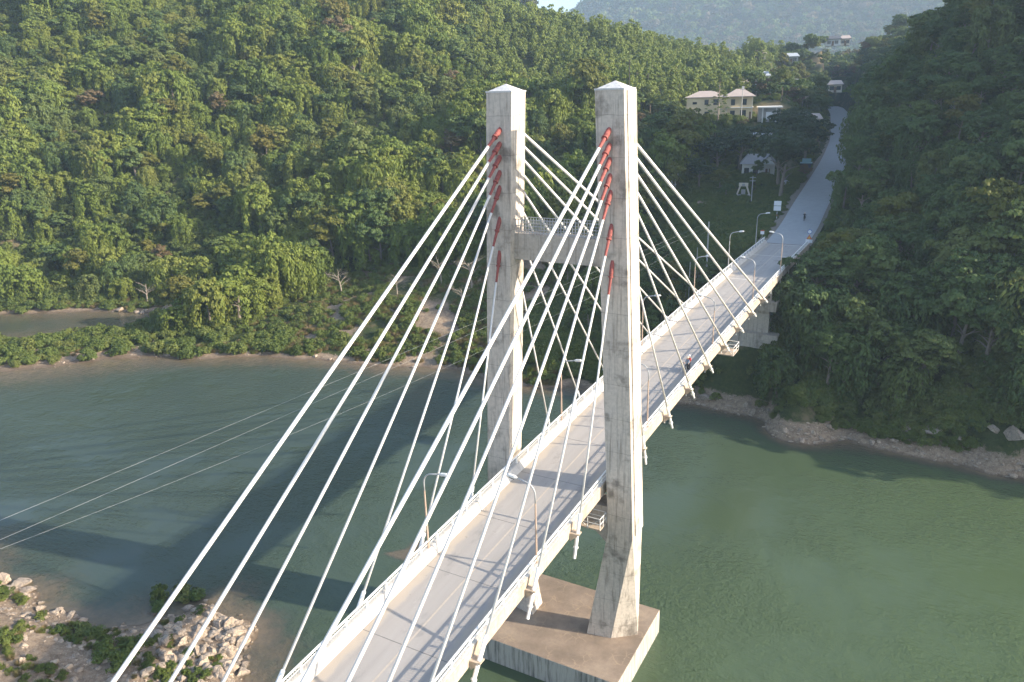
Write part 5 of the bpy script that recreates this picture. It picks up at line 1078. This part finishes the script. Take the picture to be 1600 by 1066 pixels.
# ---- 6. rocks
def mk_rock(seed, flat=.6):
    rs = np.random.RandomState(seed); bm = bmesh.new(); bmesh.ops.create_icosphere(bm, subdivisions=3, radius=1)
    pl = [(rs.normal(size=3), rs.uniform(.40, .80)) for _ in range(15)]; pl = [(n/np.linalg.norm(n), d) for n, d in pl]
    for v in bm.verts:
        p = np.array(v.co)
        for n, d in pl:
            e = p@n-d
            if e > 0: p = p-n*e*.97
        f = math.sin(p[0]*5+seed)*math.cos(p[1]*4.3)*.05+math.sin(p[2]*14+p[0]*5)*.05+rs.normal()*.02; v.co = Vector(p*(1+f)*np.array([1.15, .9, flat]))
    me = bpy.data.meshes.new('rock'); bm.to_mesh(me); bm.free(); me.materials.append(M['rock']); return me
ROCK = [mk_rock(700+i, .5+.1*(i % 4)) for i in range(10)]
def put_rock(x, y, s, label, group, rs, sink=.25, zmin=None):
    z = max(float(ground_z(np.array([x]), np.array([y]))[0]), WATER-.12 if zmin is None else zmin)
    o = link(ROCK[rs.randint(10)], 'rock', None, None, (x, y, z+s*(.28-sink)), 0, label, 'rock', group); o.rotation_euler = (rs.uniform(-.25, .25), rs.uniform(-.25, .25), rs.uniform(0, 6.28)); k = rs.uniform(.75, 1.25); o.scale = (s*k, s/k, s*rs.uniform(.7, 1.15))
rs = np.random.RandomState(51)
BIG = [(-57.8, -19.6, 1.9, 'largest tan rock at the left edge of the near bank'), (-55.6, -19.0, 1.6, 'tan rock second from the left edge'), (-53.6, -19.2, 1.3, 'tan rock where the left bank points into the water'), (-52.4, -19.9, .9, 'small tan rock at the end of the left group'), (-49.5, -20.2, .9, 'grey stone beside the shaded gravel'), (-47.2, -19.8, 1.0, 'grey stone at the inner shore'), (-45.2, -19.7, 1.0, 'tilted grey stone at the shore bend'), (-43.4, -19.6, .9, 'pale grey stone by the dark bush'),
       (-39.3, -12.9, .55, 'flat grey midstream stone, left'), (-38.6, -13.3, .45, 'flat grey midstream stone, middle'), (-37.9, -12.6, .55, 'flat grey midstream stone, right'), (-38.9, -15.4, .65, 'pair stone in the shallow channel'), (-38.2, -15.2, .6, 'rounded stone in the shallow channel'), (-35.9, -13.2, 1.1, 'grey rock under the midstream bushes'), (-34.8, -12.6, .9, 'grey rock against the longest stay'), (-33.5, -11.9, .8, 'tapered grey rock pointing into the river'),
       (-32.3, -12.9, 1.35, 'broad pale boulder between the two longest stays'), (-31.2, -12.6, 1.0, 'sunlit tan boulder right of the broad pale boulder'), (-31.6, -15.2, 1.4, 'layered tan boulder in the middle of the sunlit rocks'), (-30.0, -15.0, 1.2, 'sunlit tan boulder crossing the second stay'), (-28.4, -15.0, 1.1, 'long tan rock pointing to the bridge'), (-27.0, -14.4, .8, 'tan rock at the tip of the sunlit group'), (-27.6, -13.3, .6, 'small tan rock near the tip, set apart'), (-26.0, -14.6, .45, 'lone small stone off the rock tip'),
       (-29.2, -17.4, 1.3, 'tan boulder below the long rock'), (-27.4, -18.0, 1.2, 'rough tan boulder near the third stay'), (-26.0, -18.6, 1.0, 'tan boulder touching the third stay'), (-23.8, -17.0, 1.1, 'isolated tan rock right of the third stay'), (-22.9, -16.6, .7, 'pointed end of the isolated tan rock'), (-33.2, -16.4, 1.0, 'tan rock at the left edge of the sunlit group'), (-30.8, -19.6, 1.1, 'tan boulder above the lower frame edge'), (-28.2, -20.2, 1.0, 'tan boulder low between the stays')]
for x, y, s, l in BIG: put_rock(x, y, s*.8, l, None, rs, .32)
for q in range(270):
    x, y = (rs.uniform(-60, -22), rs.uniform(-28, -11)) if q % 3 else (rs.uniform(-35, -24), rs.uniform(-22, -12.5)); z = float(ground_z(np.array([x]), np.array([y]))[0])
    if z < WATER-.35: continue
    sunny = x > -36; put_rock(x, y, rs.uniform(.2, .62) if q % 3 else rs.uniform(.5, .95), (lb := (('chunky' if q % 3 == 0 else 'small')+(' tan stone' if sunny else ' grey stone')+(' at the water edge' if z < WATER+.25 else ' up the bank')+((' right of the second stay' if x > -29 else ' between the two longest stays' if x > -32 else ' beside the longest stay') if sunny else (' near the dark bush' if x > -45 else ' at the lower left')))), lb.replace('stone', 'stones'), rs, .3)
cnt = 0
for q in range(6000):
    if cnt >= 60: break
    x, y = rs.uniform(-150, -55), rs.uniform(22, 62); z = float(ground_z(np.array([x]), np.array([y]))[0])
    if WATER-.12 < z < WATER+.5: cnt += 1; put_rock(x, y, rs.uniform(.22, .7) if q % 9 else 1.0, 'pale stone at the water edge of the far left bank', 'pale stones along the far left waterline', rs, .25)
cnt = 0
for q in range(6000):
    if cnt >= 55: break
    x, y = rs.uniform(-10, 45), rs.uniform(52, 63); z = float(ground_z(np.array([x]), np.array([y]))[0])
    if WATER-.2 < z < WATER+1.6: cnt += 1; put_rock(x, y, rs.uniform(.25, .75), 'grey tan stone along the right waterline', 'grey tan stones along the right waterline', rs, .25)
for x, y, s, l in [(27.5, 57.5, 1.7, 'largest pale slab on the right bank'), (25.2, 57.8, 1.3, 'pale rounded rock left of the largest slab'), (31.5, 57.2, .9, 'upright pale stone right of the largest slab'), (37.5, 56.5, 1.9, 'wide pale slab at the right frame edge'), (35.4, 57.4, 1.0, 'tan rock beside the wide slab'), (-3.6, 60.2, 1.2, 'tan boulder at the water below the deck'), (21, 57.8, 1.0, 'pale rock among the right bank rubble')]: put_rock(x, y, s, l, None, rs, .2)
put_rock(-127.5, 56, 3.4, 'huge brown boulder on the far left bank', None, rs, .05); put_rock(-124, 56.5, 2.6, 'darker boulder beside the huge brown boulder', None, rs, .1); put_rock(-146, 57, 1.3, 'flat pale rock at the backwater edge', None, rs, .15)
gp = []
for q in range(7000):
    b = q % 3
    x, y = [(rs.uniform(-60, -20), rs.uniform(-30, -10)), (rs.uniform(-150, -48), rs.uniform(20, 64)), (rs.uniform(-12, 45), rs.uniform(52, 64))][b]
    z = float(ground_z(np.array([x]), np.array([y]))[0])
    if WATER-.1 < z < WATER+(1.9 if b == 0 else .9 if b == 1 else 2.3): gp.append((x, y, z, rs.uniform(.06, .22) if q % 5 else rs.uniform(.22, .5), rs.uniform(.06, .25), rs.uniform(0, 6.28), q % 10))
gn_scatter('gravel', gp, ROCK, 'loose pebbles and gravel strewn along the banks', 'gravel')

# ------------------------------------------------------------ riders
def skin_body(name, J, E_, rad, mats, parent, root=0):
    me = bpy.data.meshes.new(name); me.from_pydata(J, E_, []); o = bpy.data.objects.new(name, me); COL.objects.link(o)
    sk = o.modifiers.new('skin', 'SKIN'); sk.use_smooth_shade = True
    for i, r in enumerate(rad): me.skin_vertices[0].data[i].radius = (r, r*.85)
    for v in me.skin_vertices[0].data: v.use_root = False
    me.skin_vertices[0].data[root].use_root = True
    o.modifiers.new('sub', 'SUBSURF').levels = 1
    dg = bpy.context.evaluated_depsgraph_get(); dg.update(); m2 = bpy.data.meshes.new_from_object(o.evaluated_get(dg)); bpy.data.objects.remove(o)
    m2.name = name; m2.materials.clear()
    for m in mats: m2.materials.append(m)
    return m2
def rider(x, y, z, rz, shirt, trousers, helmet, label, hat=False):
    J = [(0, 0, .82), (0, .03, 1.05), (0, .06, 1.28), (0, .07, 1.40), (0, .09, 1.50), (.17, .06, 1.34), (.24, .22, 1.14), (.24, .46, 1.05), (-.17, .06, 1.34), (-.24, .22, 1.14), (-.24, .46, 1.05),
         (.11, .04, .80), (.17, .38, .74), (.16, .30, .36), (.16, .42, .30), (-.11, .04, .80), (-.17, .38, .74), (-.16, .30, .36), (-.16, .42, .30), (.24, .54, 1.04), (-.24, .54, 1.04)]
    E_ = [(0, 1), (1, 2), (2, 3), (3, 4), (2, 5), (5, 6), (6, 7), (2, 8), (8, 9), (9, 10), (0, 11), (11, 12), (12, 13), (13, 14), (0, 15), (15, 16), (16, 17), (17, 18), (7, 19), (10, 20)]
    rd = [.15, .14, .16, .06, .06, .07, .05, .035, .07, .05, .035, .09, .075, .05, .045, .09, .075, .05, .045, .035, .035]
    me = skin_body('person', J, E_, rd, [shirt, trousers, M['skin']], None)
    for p in me.polygons:
        c = p.center; p.material_index = 1 if c.z < .9 else (2 if (c.z > 1.4 or (c.y > .3 and c.z > .95)) else 0)
    o = link(me, 'person', None, None, (x, y, z), rz, label, 'person')
    hd = bmesh.new(); bmesh.ops.create_uvsphere(hd, u_segments=14, v_segments=10, radius=.105)
    for v in hd.verts: v.co = Vector((v.co.x*.9, v.co.y*1.05+.12, v.co.z*1.2+1.58))
    for s in (-1, 1): bmesh.ops.create_uvsphere(hd, u_segments=6, v_segments=4, radius=.022, matrix=Matrix.Translation((s*.095, .12, 1.58)))
    bmesh.ops.create_cone(hd, cap_ends=True, segments=6, radius1=.02, radius2=.006, depth=.05, matrix=Matrix.Translation((0, .235, 1.57)) @ Matrix.Rotation(-math.pi/2, 4, 'X'))
    hm = bpy.data.meshes.new('head'); hd.to_mesh(hm); hd.free(); link(hm, 'head', M['skin'], o, smooth=True)
    he = bmesh.new(); bmesh.ops.create_uvsphere(he, u_segments=16, v_segments=10, radius=.15)
    for v in he.verts: v.co = Vector((v.co.x, v.co.y+.10, max(v.co.z, -.02)+1.63))
    hm = bpy.data.meshes.new('helmet'); he.to_mesh(hm); he.free(); link(hm, 'helmet', helmet, o, smooth=True)
    for s in (-1, 1):
        f = MB()
        for k in range(4): f.tube([(s*.24-.03+.02*k, .53, 1.05), (s*.24-.03+.02*k, .575, 1.045), (s*.24-.03+.02*k, .575, 1.015-.002*k)], [.011, .010, .008], 5)
        f.tube([(s*.205, .52, 1.03), (s*.20, .55, 1.015)], [.012, .009], 5); f.obj('fingers', M['skin'], o)
    return o
def motorbike(x, y, z, rz, paint, label):
    t = empty('motorbike', (x, y, z), rz, label, 'motorbike', None)
    def torus(cy_, r):
        m = MB(); P = [(0, cy_+r*math.cos(a), .30+r*math.sin(a)) for a in [2*math.pi*k/20 for k in range(21)]]; m.tube(P, .045, 7, cap=False); return m
    for cy_ in (-.62, .66):
        w = torus(cy_, .26).obj('wheel', M['rubber'], t)
        h = MB().tube([(-.05, cy_, .3), (.05, cy_, .3)], .05, 8)
        for k in range(6): a = k*math.pi/3; h.tube([(0, cy_, .3), (0, cy_+.24*math.cos(a), .3+.24*math.sin(a))], .012, 4)
        h.obj('rim', M['galv'], w)
    MB().hexa([(-.12, -.45, .36), (.12, -.45, .36), (.12, .25, .30), (-.12, .25, .30), (-.11, -.75, .72), (.11, -.75, .72), (.11, .2, .62), (-.11, .2, .62)]).hexa([(-.07, .2, .32), (.07, .2, .32), (.09, .38, .42), (-.09, .38, .42), (-.14, .36, .86), (.14, .36, .86), (.12, .5, .84), (-.12, .5, .84)]).obj('body', paint, t, bevel=.03)
    MB().hexa([(-.13, -.78, .725), (.13, -.78, .725), (.12, .18, .64), (-.12, .18, .64), (-.11, -.78, .81), (.11, -.78, .81), (.10, .15, .76), (-.10, .15, .76)]).obj('seat', M['rubber'], t, bevel=.03)
    MB().tube([(0, .46, .98), (.07, .62, .34)], .025, 6).tube([(0, .46, .98), (-.07, .62, .34)], .025, 6).obj('fork', M['galv'], t)
    MB().tube([(-.33, .5, 1.02), (-.1, .5, 1.0), (.1, .5, 1.0), (.33, .5, 1.02)], .018, 6).obj('handlebar', M['dark'], t)
    MB().tube([(0, .46, .92), (0, .56, .90)], [.09, .07], 10).obj('headlight', M['glass'], t)
    for s in (-1, 1): MB().tube([(s*.3, .48, 1.03), (s*.36, .44, 1.16)], .01, 4).tube([(s*.36, .44, 1.16), (s*.36, .455, 1.16)], .05, 8).obj('mirror', M['dark'], t)
    MB().tube([(.14, .0, .28), (.16, -.75, .34)], [.03, .05], 7).obj('exhaust', M['galv'], t)
    return t
def dk(y): return dz(y)+.022
y = 26.2; a = math.radians(178)                        # two riders coming toward the camera side of the span
motorbike(3.0, y, dk(y), a, M['dark'], 'dark motorbike carrying two riders past the right tower leg')
rider(3.0, y+.05, dk(y)+.02, a, M['cloth_blue'], M['cloth_dark'], M['helmet'], 'front rider in grey blue top and tan helmet on the near motorbike')
rider(3.0, y+.62, dk(y)+.04, a, M['cloth_red'], M['cloth_dark'], M['sign_white'], 'passenger in red top behind the front rider')
def on_road(x, y): return float(road_near(np.array([x]), np.array([y]))[1][0])+.025
motorbike(-.4, 120.8, on_road(-.4, 120.8), math.radians(4), M['dark'], 'dark motorbike on the road just beyond the bridge end')
rider(-.4, 120.75, on_road(-.4, 120.8)+.02, math.radians(4), M['cloth_dark'], M['cloth_dark'], M['helmet'], 'dark clad rider on the road just beyond the bridge end')
motorbike(-14.6, 288, on_road(-14.6, 288), math.radians(10), M['dark'], 'distant motorbike far up the road')
rider(-14.6, 287.95, on_road(-14.6, 288)+.02, math.radians(10), M['cloth_dark'], M['cloth_dark'], M['helmet'], 'distant dark rider far up the road')

# ------------------------------------------------------------ haze: one closed box of even pale air round everything
hzb = MB().box(-4400, 4400, -1600, 7200, -60, 430).mesh('haze')
hm = bpy.data.materials.new('haze_air'); hm.use_nodes = True; nt = hm.node_tree; nt.nodes.clear()
vo = nt.nodes.new('ShaderNodeVolumePrincipled'); vo.inputs['Color'].default_value = (0.62, 0.80, 1.0, 1); vo.inputs['Density'].default_value = HAZE_DENSITY; vo.inputs['Anisotropy'].default_value = 0.25
ot = nt.nodes.new('ShaderNodeOutputMaterial'); nt.links.new(vo.outputs[0], ot.inputs['Volume'])
link(hzb, 'haze', hm, kind='stuff')
